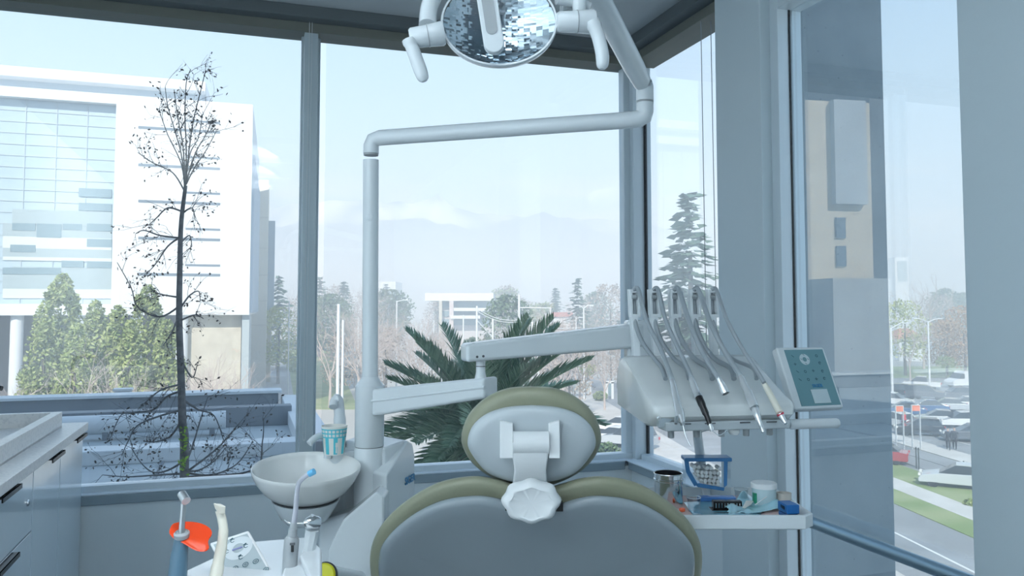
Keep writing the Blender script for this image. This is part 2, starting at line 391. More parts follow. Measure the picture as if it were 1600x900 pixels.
# ================================================================== dental chair, seen from behind
def mirror_outline(right, cx):
    """right: list of (dx, z) from the top centre round to the bottom centre; returns the closed outline"""
    pts = spline([Vector((x, 0, z)) for x, z in right], 6)
    full = [(p.x, p.z) for p in pts] + [(-p.x, p.z) for p in reversed(pts[1:-1])]
    return [(cx + x, z) for x, z in full]
def slab(outline, levels, place, cap=True):
    """outline: closed list (x, z); levels: list of (inset, depth); place(x, z, d) gives the world point"""
    n = len(outline); rings = []
    area = sum(outline[i][0] * outline[(i + 1) % n][1] - outline[(i + 1) % n][0] * outline[i][1] for i in range(n))
    sg = 1 if area > 0 else -1
    nor = []
    for i in range(n):
        a = Vector(outline[(i - 1) % n]); b = Vector(outline[(i + 1) % n]); d = (b - a).normalized(); nor.append(Vector((-d.y, d.x)) * sg)
    for ins, dep in levels:
        rings.append([place(outline[i][0] + nor[i].x * ins, outline[i][1] + nor[i].y * ins, dep) for i in range(n)])
    c = Vector((0, 0, 0))
    for end in (0, -1):                       # close each face with rings shrinking to its centre
        r = rings[end]; c = sum(r, Vector()) / n
        for f in (.7, .35, .001):
            q = [c + (p - c) * f for p in r]
            if end == 0: rings.insert(0, q)
            else: rings.append(q)
    mb = MB(); mb.loft(rings, cap); return mb
def rnd(w, d0, d1, k=7):
    """rounded rim from depth d0 to d1: starts inset w, bulges to 0, ends inset w"""
    return [(w * (1 - sin(pi * j / k)), lerp(d0, d1, (1 - cos(pi * j / k)) / 2)) for j in range(k + 1)]

CHX = .0456                                     # chair centre line
chair = thing('dental_chair', 'sage green dental chair with white shell seen from behind in the middle', 'dental chair', (CHX, 1.5, 0))
# backrest: outline in (x, z) taken at y = 1.45 and leaning back towards the camera
def zc(py, Y): return P(800, py, Y).z
def dx(px, Y): return (px - 841) / F * Y
YB = 1.44
def leanb(x, z, d): return Vector((CHX + (x - CHX) * (1 + (1.2 - z) * .24), YB + d + (1.2 - z) * .48, z - d * .30))
def O(px, py, Y=YB): return (dx(px, Y), zc(py, Y))
pad_r = [O(841, 765), O(880, 752), O(912, 742), O(950, 739), O(1000, 751), O(1050, 784), O(1088, 828), O(1106, 880), O(1102, 950), O(1075, 1050), O(1050, 1150), O(1030, 1230), O(960, 1262), O(841, 1268)]
shell_r = [O(841, 795), O(875, 791), O(905, 781), O(940, 777), O(990, 786), O(1035, 812), O(1070, 848), O(1086, 885), O(1084, 950), O(1058, 1050), O(1035, 1145), O(1015, 1215), O(950, 1245), O(841, 1250)]
pad = mirror_outline(pad_r, CHX); shl = mirror_outline(shell_r, CHX)
slab(pad, rnd(.030, .012, .085, 9), leanb).build('backrest_pad', VINYL, chair, angle=60)
lv = [(.0, .035), (.0, .0), (.004, -.012), (.012, -.020), (.022, -.024), (.045, -.022), (.075, -.018)]
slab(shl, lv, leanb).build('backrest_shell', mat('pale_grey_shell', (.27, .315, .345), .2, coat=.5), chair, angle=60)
# slots beside the knob
MB().box(leanb(CHX + dx(870, YB) + .0, zc(797, YB), -.016), (.022, .014, .016)).build('slot', BLACKP, chair, bevel=.001)
MB().box(leanb(CHX + dx(800, YB) + .0, zc(801, YB), -.018), (.020, .014, .006)).build('slot', BLACKP, chair, bevel=.001)
# headrest
YH = 1.45; HX = CHX - 9 / F * YH
def leanh(x, z, d): return Vector((x, YH + d + (1.3 - z) * .25, z - d * .12))
def H(px, py): return ((px - 832) / F * YH, zc(py, YH))
hp_r = [H(832, 601), H(870, 604), H(905, 620), H(932, 648), H(944, 685), H(936, 715), H(918, 738), H(892, 756), H(862, 768), H(832, 770)]
hs_r = [H(832, 632), H(870, 635), H(902, 646), H(924, 666), H(932, 694), H(922, 718), H(902, 742), H(878, 754), H(855, 759), H(832, 760)]
slab(mirror_outline(hp_r, HX), rnd(.026, .010, .075, 9), leanh).build('headrest_pad', VINYL, chair, angle=60)
slab(mirror_outline(hs_r, HX), [(0, .03), (0, .002), (.003, -.008), (.010, -.014), (.020, -.017), (.028, -.018)], leanh).build('headrest_shell', mat('soft_white_shell', (.52, .57, .60), .3, coat=.3), chair, angle=60)
def hq(px, py, d): p = leanh(HX + (px - 832) / F * YH, zc(py, YH), d); return p
for a, b_ in ((783, 803), (857, 874)):
    s = 1 if a > 832 else -1
    q = [hq(a, 655 if s < 0 else 660, -.012), hq(b_, 660 if s < 0 else 655, -.012), hq(b_, 712, -.012), hq(a, 712, -.012)]
    mb = MB(); out = Vector((0, -.022, 0)); o2 = Vector((0, -.040, 0))
    mb.loft([q, [q[0] + out * .6, q[1] + out * .6, q[2] + o2, q[3] + o2]]); mb.build('hinge_cheek', WHITE3, chair, bevel=.002)
mb = MB(); c0 = hq(803, 692, -.036); c1 = hq(857, 692, -.036); mb.tube([c0, c1], .020, 24); mb.build('hinge_barrel', WHITE3, chair)
mb = MB()
def rect(cx_, w, y0, t): return [Vector((cx_ - w / 2, y0 - t, 0)), Vector((cx_ + w / 2, y0 - t, 0)), Vector((cx_ + w / 2, y0, 0)), Vector((cx_ - w / 2, y0, 0))]
rings = []
for py, w, dd in ((690, 54, -.040), (712, 54, -.044), (735, 48, -.040), (755, 52, -.032), (775, 58, -.028)):
    c = hq(829, py, dd); ww = w / F * YH / 2
    rings.append([c + Vector((-ww, -.010, 0)), c + Vector((ww, -.010, 0)), c + Vector((ww, .012, 0)), c + Vector((-ww, .012, 0))])
mb.loft(rings); mb.build('headrest_stem', WHITE3, chair, bevel=.003)
kc = P(830, 778, 1.385)
kb = MB(); n = 48; rings = []
for r, h in ((.030, 0), (.044, .004), (.049, .014), (.047, .024), (.040, .030), (.036, .031), (.033, .029), (.001, .030)):
    rings.append([kc + Vector((cos(2 * pi * k / n) * r * (1 + .045 * cos(8 * 2 * pi * k / n) * (r > .035)), -h + .01, sin(2 * pi * k / n) * r * .72 * (1 + .045 * cos(8 * 2 * pi * k / n) * (r > .035)) - h * .18)) for k in range(n)])
kb.loft(rings); kb.build('adjusting_knob', WHITE3, chair, angle=50)
# seat, leg rest and pedestal beyond the backrest (below the picture)
def seatp(x, y, d): return Vector((CHX + x, y, .60 + d + max(0, (y - 2.0)) * -.25))
so = [(-.25, 1.62), (-.26, 2.0), (-.22, 2.4), (-.18, 2.75), (-.12, 2.88), (.12, 2.88), (.18, 2.75), (.22, 2.4), (.26, 2.0), (.25, 1.62)]
slab(so, rnd(.03, .0, .09, 7), lambda x, y, d: seatp(x, y, d)).build('seat_pad', VINYL, chair, angle=60)
slab(so, [(.02, 0), (.03, -.03), (.06, -.06)], lambda x, y, d: seatp(x, y, d)).build('seat_shell', WHITE, chair, angle=60)
mb = MB(); mb.loft([[Vector((CHX + sx * a, 1.95 + sy * b_, z)) for sx, sy in ((-1, -1), (1, -1), (1, 1), (-1, 1))] for a, b_, z in ((.26, .42, 0), (.26, .42, .05), (.13, .2, .12), (.12, .16, .55))])
mb.build('pedestal', WHITE, chair, bevel=.02)
mb = MB(); mb.tube([Vector((CHX, 1.70, .56)), Vector((CHX, 1.58, .66)), Vector((CHX, 1.56, .80))], .05, 12); mb.build('back_hinge', GREYP, chair)

# ================================================================== operating lamp, pole and arms
YP = 2.0
pole_top = P(580, 216, YP); px0 = pole_top.x
lampu = thing('operating_lamp', 'white dental lamp with faceted oval mirror and two handles hanging on a jointed overhead arm', 'dental lamp', (px0, YP, .9))
zsl0, zsl1 = P(577, 697, YP).z, P(577, 600, YP).z
X0 = P(578, 600, YP).x
MB().tube([(X0, YP, P(0, 600, YP).z), (px0, YP, P(0, 250, YP).z)], .0195, 24).build('pole', WHITE, lampu)
MB().tube([(px0, YP, P(0, 243, YP).z), (px0, YP, P(0, 239, YP).z)], .0185, 24).build('joint_ring', GREYP, lampu)
MB().lathe(Vector((X0 + (px0 - X0) * .74, YP - .0195, P(0, 341, YP).z)), (0, -1, 0), [(.009, -.004), (.009, .001), (.007, .002), (0, .002)], 20).build('button_cap', WHITE2, lampu)
# the overhead arm
jr = P(1008, 186, 1.84)
pts = [Vector((px0, YP, P(0, 240, YP).z)), Vector((px0, YP, pole_top.z - .018))]
pts = [Vector((px0, YP, P(0, 240, YP).z)), Vector((px0, YP, pole_top.z - .02)), Vector((px0 + .006, YP - .001, pole_top.z - .005)), Vector((px0 + .022, YP - .005, pole_top.z)),
       lerp(pole_top, jr, .5), lerp(pole_top, jr, .93), jr + Vector((-.012, 0, .001)), jr + Vector((-.003, 0, .006)), jr + Vector((0, 0, .018)), Vector((jr.x, jr.y, P(0, 160, 1.84).z))]
MB().tube(pts, .0195, 24).build('overhead_arm', WHITE, lampu)
MB().tube([Vector((jr.x, jr.y, P(0, 161, 1.84).z)), Vector((jr.x, jr.y, P(0, 158.5, 1.84).z))], .0200, 24).build('joint_ring', GREYP, lampu)
kn = Vector((jr.x, jr.y, P(0, 132, 1.84).z))
MB().tube([Vector((jr.x, jr.y, P(0, 158, 1.84).z)), kn + Vector((0, 0, -.006)), kn + Vector((-.003, -.004, .008))], [.0200, .0200, .018], 24).build('elbow', WHITE, lampu)
# spring arm coming forward to the head
sa0 = P(1003, 128, 1.83); sa1 = P(905, -60, 1.42)
MB().tube([sa0 + Vector((.01, .01, -.006)), sa0, lerp(sa0, sa1, .15), lerp(sa0, sa1, .5), sa1], [.015, .021, .0235, .0235, .023], 24).build('spring_arm', WHITE, lampu)
MB().ball(kn + Vector((.006, -.022, -.002)), (.008, .004, .008), 12).build('joint_cap', STEEL2, lampu)
YL = 1.30
yk = [P(905, -60, 1.42), P(905, -40, 1.36), P(905, -10, YL), P(905, 20, YL)]
MB().tube(spline(yk, 5), .011, 16).build('head_neck', WHITE, lampu)
hc = P(780, 36, YL)
# yoke hoop behind the reflector
MB().tube(spline([P(668, 40, YL + .03), P(672, 8, YL + .05), P(690, -25, YL + .06), P(740, -62, YL + .07), (P(800, -72, YL + .07)), P(855, -45, YL + .06), P(885, -8, YL + .05), P(888, 25, YL + .03)], 6), .015, 16).build('yoke', WHITE, lampu)
MB().tube(spline([P(870, -3, YL), P(900, 2, YL + .01), P(918, 12, YL + .02)], 5), .011, 14).build('yoke_arm', WHITE, lampu)
# pivots and handles
for side, a, b_, hp in ((-1, (640, 60), (694, 52), [(640, 62), (646, 80), (655, 105), (663, 127)]), (1, (870, 34), (930, 34), [(925, 34), (934, 55), (941, 85), (941, 108)])):
    pa, pb = P(*a, YL - .01), P(*b_, YL - .005)
    MB().tube([pa, lerp(pa, pb, .06), lerp(pa, pb, .45), lerp(pa, pb, .94), pb], [.014, .0165, .0175, .020, .018], 22).build('pivot_housing', WHITE, lampu)
    q = lerp(pa, pb, .52); d = (pb - pa).normalized(); MB().tube([q, q + d * .0012], .0192, 22).build('joint_ring', GREYP, lampu)
    hp3 = [P(*h, YL - .015) for h in hp]
    MB().tube(spline(hp3, 5), [.0128] * 3 + [.0110] * 9 + [.0105, .0100, .0085, .005], 16).build('handle', WHITE, lampu)
# reflector: concave faceted mirror in an oval rim
MIRR = mat('mirror_facets', (.48, .56, .62), .015, metal=1)
rx, rz = .0915, .070
def refl(a, r, dep): return hc + Vector((cos(a) * rx * r, -.010 + dep, sin(a) * rz * r - dep * .1))
mb = MB(); N = 20; M_ = 9; rr = random.Random(3)
for j in range(-N, N):
    for i in range(-M_, M_):
        cs = []
        ox, oz = rr.uniform(-.10, .10), rr.uniform(-.14, .14)
        for (a, b_) in ((0, 0), (1, 0), (1, 1), (0, 1)):
            x = (i + a) / M_; z = (j + b_) / N; r2 = x * x + z * z
            if r2 > 1: s = 1 / sqrt(r2); x *= s; z *= s; r2 = 1
            cs.append((x, z, r2))
        mx = sum(c[0] for c in cs) / 4; mz = sum(c[1] for c in cs) / 4
        if mx * mx + mz * mz > .97: continue
        d0 = .032 * (1 - mx * mx - mz * mz)
        vs = []
        for x, z, r2 in cs:
            dep = d0 + ((x - mx) * rx) * (-2 * .032 * mx / rx * .9 + ox) + ((z - mz) * rz) * (-2 * .032 * mz / rz * .9 + oz)
            vs.append(hc + Vector((x * rx, -.006 + dep, z * rz - .002)))
        mb.add(vs, [(0, 1, 2, 3)])
mb.build('mirror', MIRR, lampu, flat=True)
mb = MB(); n = 64
rings = [[hc + Vector((cos(2 * pi * k / n) * (rx + e), y, sin(2 * pi * k / n) * (rz + e))) for k in range(n)] for e, y in ((0, -.008), (.003, -.009), (.0045, -.004), (.003, .010), (-.012, .038), (-.05, .052))]
mb.loft(rings, cap=False); mb.add([rings[-1][k] for k in range(n)], [tuple(range(n))]); mb.build('rim', WHITE, lampu)
mb = MB(); mb.loft([[hc + Vector((cos(2 * pi * k / n) * rx * s, -.009 - .004 * (1 - s), sin(2 * pi * k / n) * rz * s)) for k in range(n)] for s in (1, .6, .2, .001)], cap=False); mb.build('glass_cover', CLEAR, lampu)
# bulb cover down the middle
b0, b1 = P(757, -28, YL - .025), P(773, 76, YL - .025)
def capsule(p0, p1, r, thick, off, m, name):
    d = (p1 - p0).normalized(); s = Vector((0, -1, 0)); w = d.cross(s).normalized(); out = []
    for k in range(13): a = pi * k / 12; out.append(p1 + w * r * cos(a) + d * r * sin(a))
    for k in range(13): a = pi * k / 12; out.append(p0 - w * r * cos(a) - d * r * sin(a))
    mb = MB(); mb.prism([q + Vector((0, off, 0)) for q in out], (0, -thick, 0)); return mb.build(name, m, lampu, bevel=.002 if thick > .004 else 0)
capsule(b0, b1 + (b0 - b1) * .08, .0165, .018, .012, WHITE2, 'bulb_cover')
capsule(lerp(b0, b1, .28), lerp(b0, b1, .72), .0095, .001, -.006, GREYP, 'bulb_window')

# ================================================================== water unit with cuspidor
unit = thing('cuspidor_unit', 'white dental water unit with round column, angular housing and spittoon support beside the chair', 'dental unit', (X0, YP, 0))
MB().lathe((X0, YP, zsl0), (0, 0, 1), [(.034, 0), (.0355, .002), (.0358, .148), (.033, .150), (.0205, .168), (.0205, .17)], 40).build('swivel_sleeve', WHITE, unit)
MB().lathe((X0, YP, zsl0 - .004), (0, 0, 1), [(.0325, -.001), (.0325, .005)], 40).build('joint_ring', BLACKP, unit)
# round column under the sleeve
MB().lathe((X0, YP, .3), (0, 0, 1), [(.040, 0), (.037, zsl0 - .304), (.036, zsl0 - .301)], 40).build('column', WHITE, unit)
# housing with sloping shoulders to the right of the column (room-aligned)
def hs(px, py, Y): return P(px, py, Y)
tl_f, tr_f = P(601, 740, 1.93), P(647, 700, 2.12)
# side face towards the camera: polygon; depth goes away
front = [P(604, 1150, 1.93), P(604, 742, 1.93), P(637, 688, 2.06), P(645, 693, 2.10), P(648, 712, 2.12), P(649, 1150, 2.12)]
mb = MB(); mb.prism([Vector((p.x, p.y, max(p.z, .03))) for p in front], Vector((-.105, .10, 0))); 
mb.build('housing', WHITE, unit, bevel=.006)
front2 = [P(596, 1150, 1.97), P(600, 700, 1.98), P(632, 688, 2.05), P(636, 1150, 2.05)]
mb = MB(); mb.prism([Vector((p.x, p.y, max(p.z, .02))) for p in front2], Vector((-.12, .12, 0))); mb.build('housing_back', WHITE, unit, bevel=.006)
BLUE = mat('blue_print', (.05, .22, .42), .4)
e1 = (P(642, 735, 2.085) - P(634, 742, 2.05)); ex = Vector((e1.x, e1.y, 0)).normalized(); ez = Z; ey = ez.cross(ex)
Mt = Matrix((ex, ez, -ey)).transposed()
fa, fb = P(604, 742, 1.93), P(649, 1150, 2.12); en = Vector((fb.x - fa.x, fb.y - fa.y, 0)).normalized(); nn = Vector((en.y, -en.x, 0))
Mt = Matrix((en, Z, nn)).transposed()
text_mesh('lettering', 'SIGER', .026, Mt, P(638.5, 749, 2.075) + nn * .004, BLUE, unit)
# low front body below the bowl, with the angular white fairing
def fair(pts, Y0, Y1, name, m, bev=.008):
    a = [P(x, y, Y0) for x, y in pts]; mb = MB(); mb.prism([Vector((p.x, p.y, max(p.z, .0))) for p in a], Vector((.0, Y1 - Y0, 0))); return mb.build(name, m, unit, bevel=bev)
fair([(536, 812), (588, 768), (600, 776), (602, 1400), (500, 1400), (512, 860)], 1.87, 2.02, 'fairing', WHITE, .006)
fair([(498, 815), (548, 800), (575, 830), (575, 1400), (480, 1400)], 1.95, 2.06, 'lower_body', WHITE, .01)
# curved swivel arm of the bowl between the bowl and the column
mb = MB(); bc = P(480, 735, 1.92)
A1 = P(535, 705, 1.98)
rings = []
for pxa, y0, y1, Y in ((500, 800, 830, 1.98), (540, 722, 806, 2.04), (562, 716, 796, 2.05), (570, 722, 780, 2.06)):
    a, b_ = P(pxa, y0, Y), P(pxa, y1, Y); rings.append([a + Vector((0, -.03, 0)), a + Vector((0, .05, .004)), b_ + Vector((0, .05, 0)), b_ + Vector((0, -.03, 0))])
mb.loft(rings); mb.build('bowl_arm', WHITE, unit, bevel=.015, seg=5)
# cup platform ring and filler spouts
cupb = P(521, 706, 2.04)
MB().lathe(P(540, 700, 2.05) - Z * .012, (0, 0, 1), [(.052, -.02), (.054, 0), (.054, .010), (.050, .012), (.048, .006), (.0, .005)], 40).build('cup_platform', WHITE, unit)
MB().tube(spline([P(512, 716, 2.0), P(513, 696, 2.0), P(509, 684, 1.99), P(499, 681, 1.97), P(490, 686, 1.95), P(483, 693, 1.94)], 6), [.0095] * 8 + [.0075] * 23, 14).build('rinse_spout', WHITE, unit)
MB().tube(spline([P(530, 704, 2.09), P(531, 660, 2.09), P(529, 632, 2.09), P(526, 624, 2.085), P(522, 628, 2.08), P(521, 636, 2.07)], 6), [.0155] * 8 + [.014] * 12 + [.0115] * 11, 14).build('cup_filler', WHITE, unit)
# spittoon support cone below the bowl
bax = Vector((.045, -.125, 1)).normalized(); bc0 = P(479, 733, 1.90)
MB().lathe(bc0, bax, [(.030, -.126), (.046, -.122), (.056, -.112), (.072, -.082), (.079, -.0665)], 48).build('bowl_support', WHITE, unit)
MB().lathe(bc0, bax, [(.077, -.0667), (.077, -.0642)], 48).build('joint_ring', DARKP, unit)
sl = MB(); sl.tube([Vector((X0 + .03, YP - .0, P(0, 628, YP).z)), Vector((X0 + .05, YP - .005, P(0, 628, YP).z))], .02, 12); sl.build('arm_socket', WHITE, unit)

# the bowl itself lifts off
bowl = thing('spittoon_bowl', 'white ceramic spittoon bowl with tilted oval rim left of the column', 'bowl', P(480, 780, 1.9))
bx = Vector((.045, -.125, 1)).normalized(); n = 64; rings = []
bcen = P(479, 733, 1.90)
Mb = bx.to_track_quat('Z', 'Y').to_matrix()
prof = [(.050, -.064), (.074, -.064), (.081, -.061), (.098, -.046), (.115, -.022), (.1225, -.005), (.1245, .002), (.1235, .006), (.1205, .005), (.1185, -.004), (.111, -.021), (.094, -.042), (.072, -.054), (.012, -.058), (.001, -.058)]
for r, h in prof:
    rings.append([bcen + Mb @ Vector((r * cos(2 * pi * k / n), r * .93 * sin(2 * pi * k / n), h)) for k in range(n)])
mb = MB(); mb.loft(rings); mb.build('basin', CERAMIC, bowl, angle=60)
MB().lathe(bcen - bx * .0575, bx, [(.014, 0), (.014, .003), (.0, .003)], 20).build('drain', STEEL, bowl)

# paper cup
cup = thing('paper_cup', 'white paper cup with teal checks and a tooth picture under the filler spout', 'cup', cupb)
CUPB = P(522, 709, 1.985)
PAPER = mat('white_paper', (.80, .80, .76), .7); TEALP = mat('teal_print', (.10, .56, .66), .6)
hcup = .066
MB().lathe(CUPB, (0, 0, 1), [(.024, 0), (.0305, hcup - .001), (.0318, hcup), (.0310, hcup + .002), (.0298, hcup), (.0235, .003), (0, .003)], 36).build('cup_body', PAPER, cup)
def cupq(mb, a0, a1, h0, h1, e=.0004, n=4):
    for k in range(n):
        b0_, b1_ = lerp(a0, a1, k / n), lerp(a0, a1, (k + 1) / n)
        vs = []
        for a, h in ((b0_, h0), (b1_, h0), (b1_, h1), (b0_, h1)):
            r = lerp(.024, .0305, h / hcup) + e; vs.append(CUPB + Vector((cos(a) * r, sin(a) * r, h)))
        mb.add(vs, [(0, 1, 2, 3)])
mb = MB()
for k in range(20):
    a = 2 * pi * k / 20; cupq(mb, a - .045, a + .045, hcup * .62, hcup * .94, n=1)
for h in (.62, .76, .90): cupq(mb, 0, 2 * pi, hcup * h, hcup * (h + .045), e=.0005, n=40)
for k in range(8):
    a = 2 * pi * k / 8 - 2.0; cupq(mb, a - .20, a + .16, hcup * .03, hcup * .62, n=3)
mb.build('printed_pattern', TEALP, cup)
mb = MB(); 
cupq(mb, -1.25, -.85, hcup * .30, hcup * .46, e=.0009); cupq(mb, -1.22, -1.10, hcup * .08, hcup * .30, e=.0009); cupq(mb, -1.0, -.88, hcup * .08, hcup * .30, e=.0009)
mb.build('tooth_print', PAPER, cup)

# ================================================================== arms carrying the instrument console
dlv = thing('instrument_console', 'white dental console with five hose arms on a two-part swing arm', 'dental console', (X0, YP, .9))
def beam(p0, p1, h0, h1, w, name, m=WHITE, bev=.008):
    d = Vector((p1 - p0)); dh = Vector((d.x, d.y, 0)).normalized(); s = Vector((dh.y, -dh.x, 0)) * w / 2
    mb = MB(); mb.loft([[p + s + Z * h / 2, p - s + Z * h / 2, p - s - Z * h / 2, p + s - Z * h / 2] for p, h in ((p0, h0), (p1, h1))]); return mb.build(name, m, dlv, bevel=bev, seg=4)
a0 = P(592, 628, 1.99); a1 = P(768, 605, 1.80)
beam(a0, a1, .066, .046, .055, 'lower_arm')
dn = Vector((a1.x - a0.x, a1.y - a0.y, 0)).normalized(); sd = Vector((dn.y, -dn.x, 0))
mb = MB(); mb.tube([a0 + sd * .0262 + Z * .004, a1 + sd * .0262 + Z * .002], .0035, 8); mb.build('arm_rib', WHITE, dlv)
pv = P(751, 580, 1.805)
MB().lathe(Vector((pv.x, pv.y, P(0, 590, 1.8).z)), (0, 0, 1), [(.014, -.004), (.0105, .012), (.0105, .04)], 20).build('pivot_pin', WHITE, dlv)
MB().lathe(Vector((pv.x, pv.y, P(0, 573, 1.8).z)), (0, 0, 1), [(.0112, 0), (.0112, .0016)], 20).build('joint_ring', DARKP, dlv)
b0 = P(724, 551, 1.80); b1 = P(1000, 523, 1.93)
beam(b0, b1, .040, .058, .06, 'upper_arm')
d2 = Vector((b1.x - b0.x, b1.y - b0.y, 0)).normalized(); s2 = Vector((d2.y, -d2.x, 0))
for pxs in (739, 748):
    t_ = (pxs - 724) / 276; q = lerp(b0, b1, t_) + s2 * .0305 - Z * .010
    MB().lathe(q, s2, [(.0028, -.001), (.0028, .0005), (0, .0005)], 12).build('screw', DARKP, dlv)

# console body, in room-aligned directions u, v from the front left corner
FL = P(1030, 657, 1.62); 
FLr = Vector((FL.dot(U), FL.dot(V), FL.z))
KA = radians(9.5); KU = Vector((cos(KA), sin(KA), 0)); KV = Vector((-sin(KA), cos(KA), 0)); KM = Matrix((KU, KV, Z)).transposed()
def K(a, b_, c): return FL + KU * a + KV * b_ + Z * c
WC = .288
prof = [(.0, .006), (.0, .022), (.006, .030), (.05, .046), (.12, .078), (.185, .112), (.215, .116), (.25, .106), (.268, .06), (.262, .0), (.06, -.020), (.03, -.016), (.01, .0)]
def ringc(a, e=0, zz=0):
    cy = sum(p[0] for p in prof) / len(prof); cz = sum(p[1] for p in prof) / len(prof)
    return [K(a, cy + (y - cy) * (1 - e), cz + (z - cz) * (1 - e)) for y, z in prof]
CONS = mat('white_console_plastic', (.74, .77, .77), .25, coat=.3)
MB().loft([ringc(-.010, .10), ringc(-.004, .03), ringc(.004), ringc(WC - .006), ringc(WC + .002, .03), ringc(WC + .006, .12)]).build('console_body', CONS, dlv, angle=50)
# lower grey lip with slots
MB().box((K(WC / 2 + .005, .028, -.014)), (WC - .02, .05, .018), KM).build('underside_lip', mat('pale_grey_plastic', (.50, .55, .58), .4), dlv, bevel=.003)
for f in (.16, .34, .60, .80): MB().box(K(WC * f + .01, .0025, -.0085), (.022, .003, .0025), KM).build('label_slot', DARKP, dlv)
for f in (.11, .30, .485, .67, .85): MB().lathe(K(WC * f, .020, -.038), (0, 0, 1), [(.006, 0), (.0065, .002), (.0065, .02)], 14).build('rubber_stop', GREYP, dlv)
MB().lathe(K(WC * .58, .02, -.036), (0, 0, 1), [(.0, 0), (.008, .001), (.0115, .006), (.011, .012), (.004, .013), (.004, .022)], 20).build('brake_knob', CONS, dlv)
# left wing: curved clear shell edge
wing = [P(970, 562, 1.90), P(985, 568, 1.86), P(1000, 585, 1.80), (P(1013, 612, 1.72)), P(1025, 640, 1.65), P(1030, 655, 1.62)]
mb = MB(); wpts = spline(wing, 6); mb.tube(wpts, .0042, 10); mb.build('wing_edge', WHITE, dlv)
CLEARW = mat('frosted_wing_plastic', (.62, .70, .75), .18, coat=.4)
mb = MB(); inner = [q + Vector((.012, .004, .010)) for q in wpts]
bot = [P(985, 640, 1.88), P(1030, 666, 1.66)]
bl = [lerp(P(978, 632, 1.90), P(1030, 668, 1.63), i / (len(wpts) - 1)) for i in range(len(wpts))]
mb.loft([[a, b_ + Vector((.03, .012, .0)), c + Vector((.012, .004, 0)), c] for a, b_, c in zip(wpts, inner, bl)]); mb.build('left_wing', CLEARW, dlv, angle=50)
MB().tube([K(-.0, .30, -.01), K(.02, .27, -.12)], .001, 4)
# mounting head between upper arm and console
MB().loft([[b1 + Vector((sx * .035, sy * .03, 0)) + Z * z for sx, sy in ((-1, -1), (1, -1), (1, 1), (-1, 1))] for z in (-.10, -.04, .02, .035)]).build('mounting_head', WHITE, dlv, bevel=.008)

# five hose arms standing at the back of the console: flat loops with an open slot
ARMX = [990, 1021, 1053, 1084, 1112]
armtop = []
for i, ax in enumerate(ARMX):
    top = P(ax, 452, 1.84 + .012 * i); base = P(ax + 5, 566, 1.84 + .012 * i); armtop.append(top)
    mb = MB(); w = .010
    fx = Vector((1, 0, 0)) * w; fy = V * .007
    def post(x0, x1, t0, t1, th=.0032):
        p, q = lerp(top, base, t0) + Vector((x0, 0, 0)), lerp(top, base, t1) + Vector((x1, 0, 0))
        mb.loft([[p + Vector((-th, 0, 0)) - fy, p + Vector((th, 0, 0)) - fy, p + Vector((th, 0, 0)) + fy, p + Vector((-th, 0, 0)) + fy], [q + Vector((-th, 0, 0)) - fy, q + Vector((th, 0, 0)) - fy, q + Vector((th, 0, 0)) + fy, q + Vector((-th, 0, 0)) + fy]])
    post(-.009, -.009, .0, .36); post(.009, .009, .03, .36)
    post(0, 0, .34, .39, .0115); post(0, 0, .0, .05, .0095); post(-.003, 0, .38, 1.02, .0075)
    arm = mb.build('hose_arm', WHITE, dlv, bevel=.0016, seg=2)
    MB().tube([top + Vector((-.006, 0, -.018)) - V * .002, top + Vector((.006, 0, -.018)) - V * .002], .006, 12).build('roller', GREYP, arm)

# control panel fixed to the right end
def CP(a, b_): # a across (0..1), b down (0..1) on the panel face
    TL = P(1213, 543, 1.85); return TL + U * (.130 * a) + (V * -.064 + Z * -.133) * b_
dnv = (V * -.064 + Z * -.133).normalized(); pn = U.cross(dnv).normalized(); pn = pn if pn.y < 0 else -pn
MP = Matrix((U, -dnv, pn)).transposed()
BEZ = mat('white_panel_bezel', (.66, .71, .74), .35)
mb = MB(); mb.prism([CP(0, 0), CP(1, 0), CP(1, 1), CP(0, 1)], -pn * .022); pan = mb.build('control_panel', BEZ, dlv, bevel=.004)
mb = MB(); mb.prism([CP(.14, .045) + pn * .0006, CP(.95, .045) + pn * .0006, CP(.95, .955) + pn * .0006, CP(.14, .955) + pn * .0006], -pn * .001); mb.build('membrane', TEAL, pan)
PALE = mat('pale_key_plastic', (.50, .60, .64), .4); INK = mat('dark_key_symbols', (.03, .09, .12), .5)
def disc(mb, c, r0, r1, N=28, a0=0, a1=2 * pi, up=pn, xd=U, yd=None):
    yd = yd or up.cross(xd)
    ring0 = [c + (xd * cos(a0 + (a1 - a0) * k / N) + yd * sin(a0 + (a1 - a0) * k / N)) * r1 for k in range(N + 1)]
    ring1 = [c + (xd * cos(a0 + (a1 - a0) * k / N) + yd * sin(a0 + (a1 - a0) * k / N)) * r0 for k in range(N + 1)]
    mb.add(ring0 + ring1, [(k, k + 1, N + 2 + k, N + 1 + k) for k in range(N)])
mb = MB(); disc(mb, CP(.50, .21) + pn * .0016, .0055, .0135); mb.build('direction_ring', PALE, pan)
mb = MB(); mb.prism([CP(.42, .70) + pn * .001, CP(.76, .70) + pn * .001, CP(.76, .92) + pn * .001, CP(.42, .92) + pn * .001], pn * .0005); mb.build('display', PALE, pan)
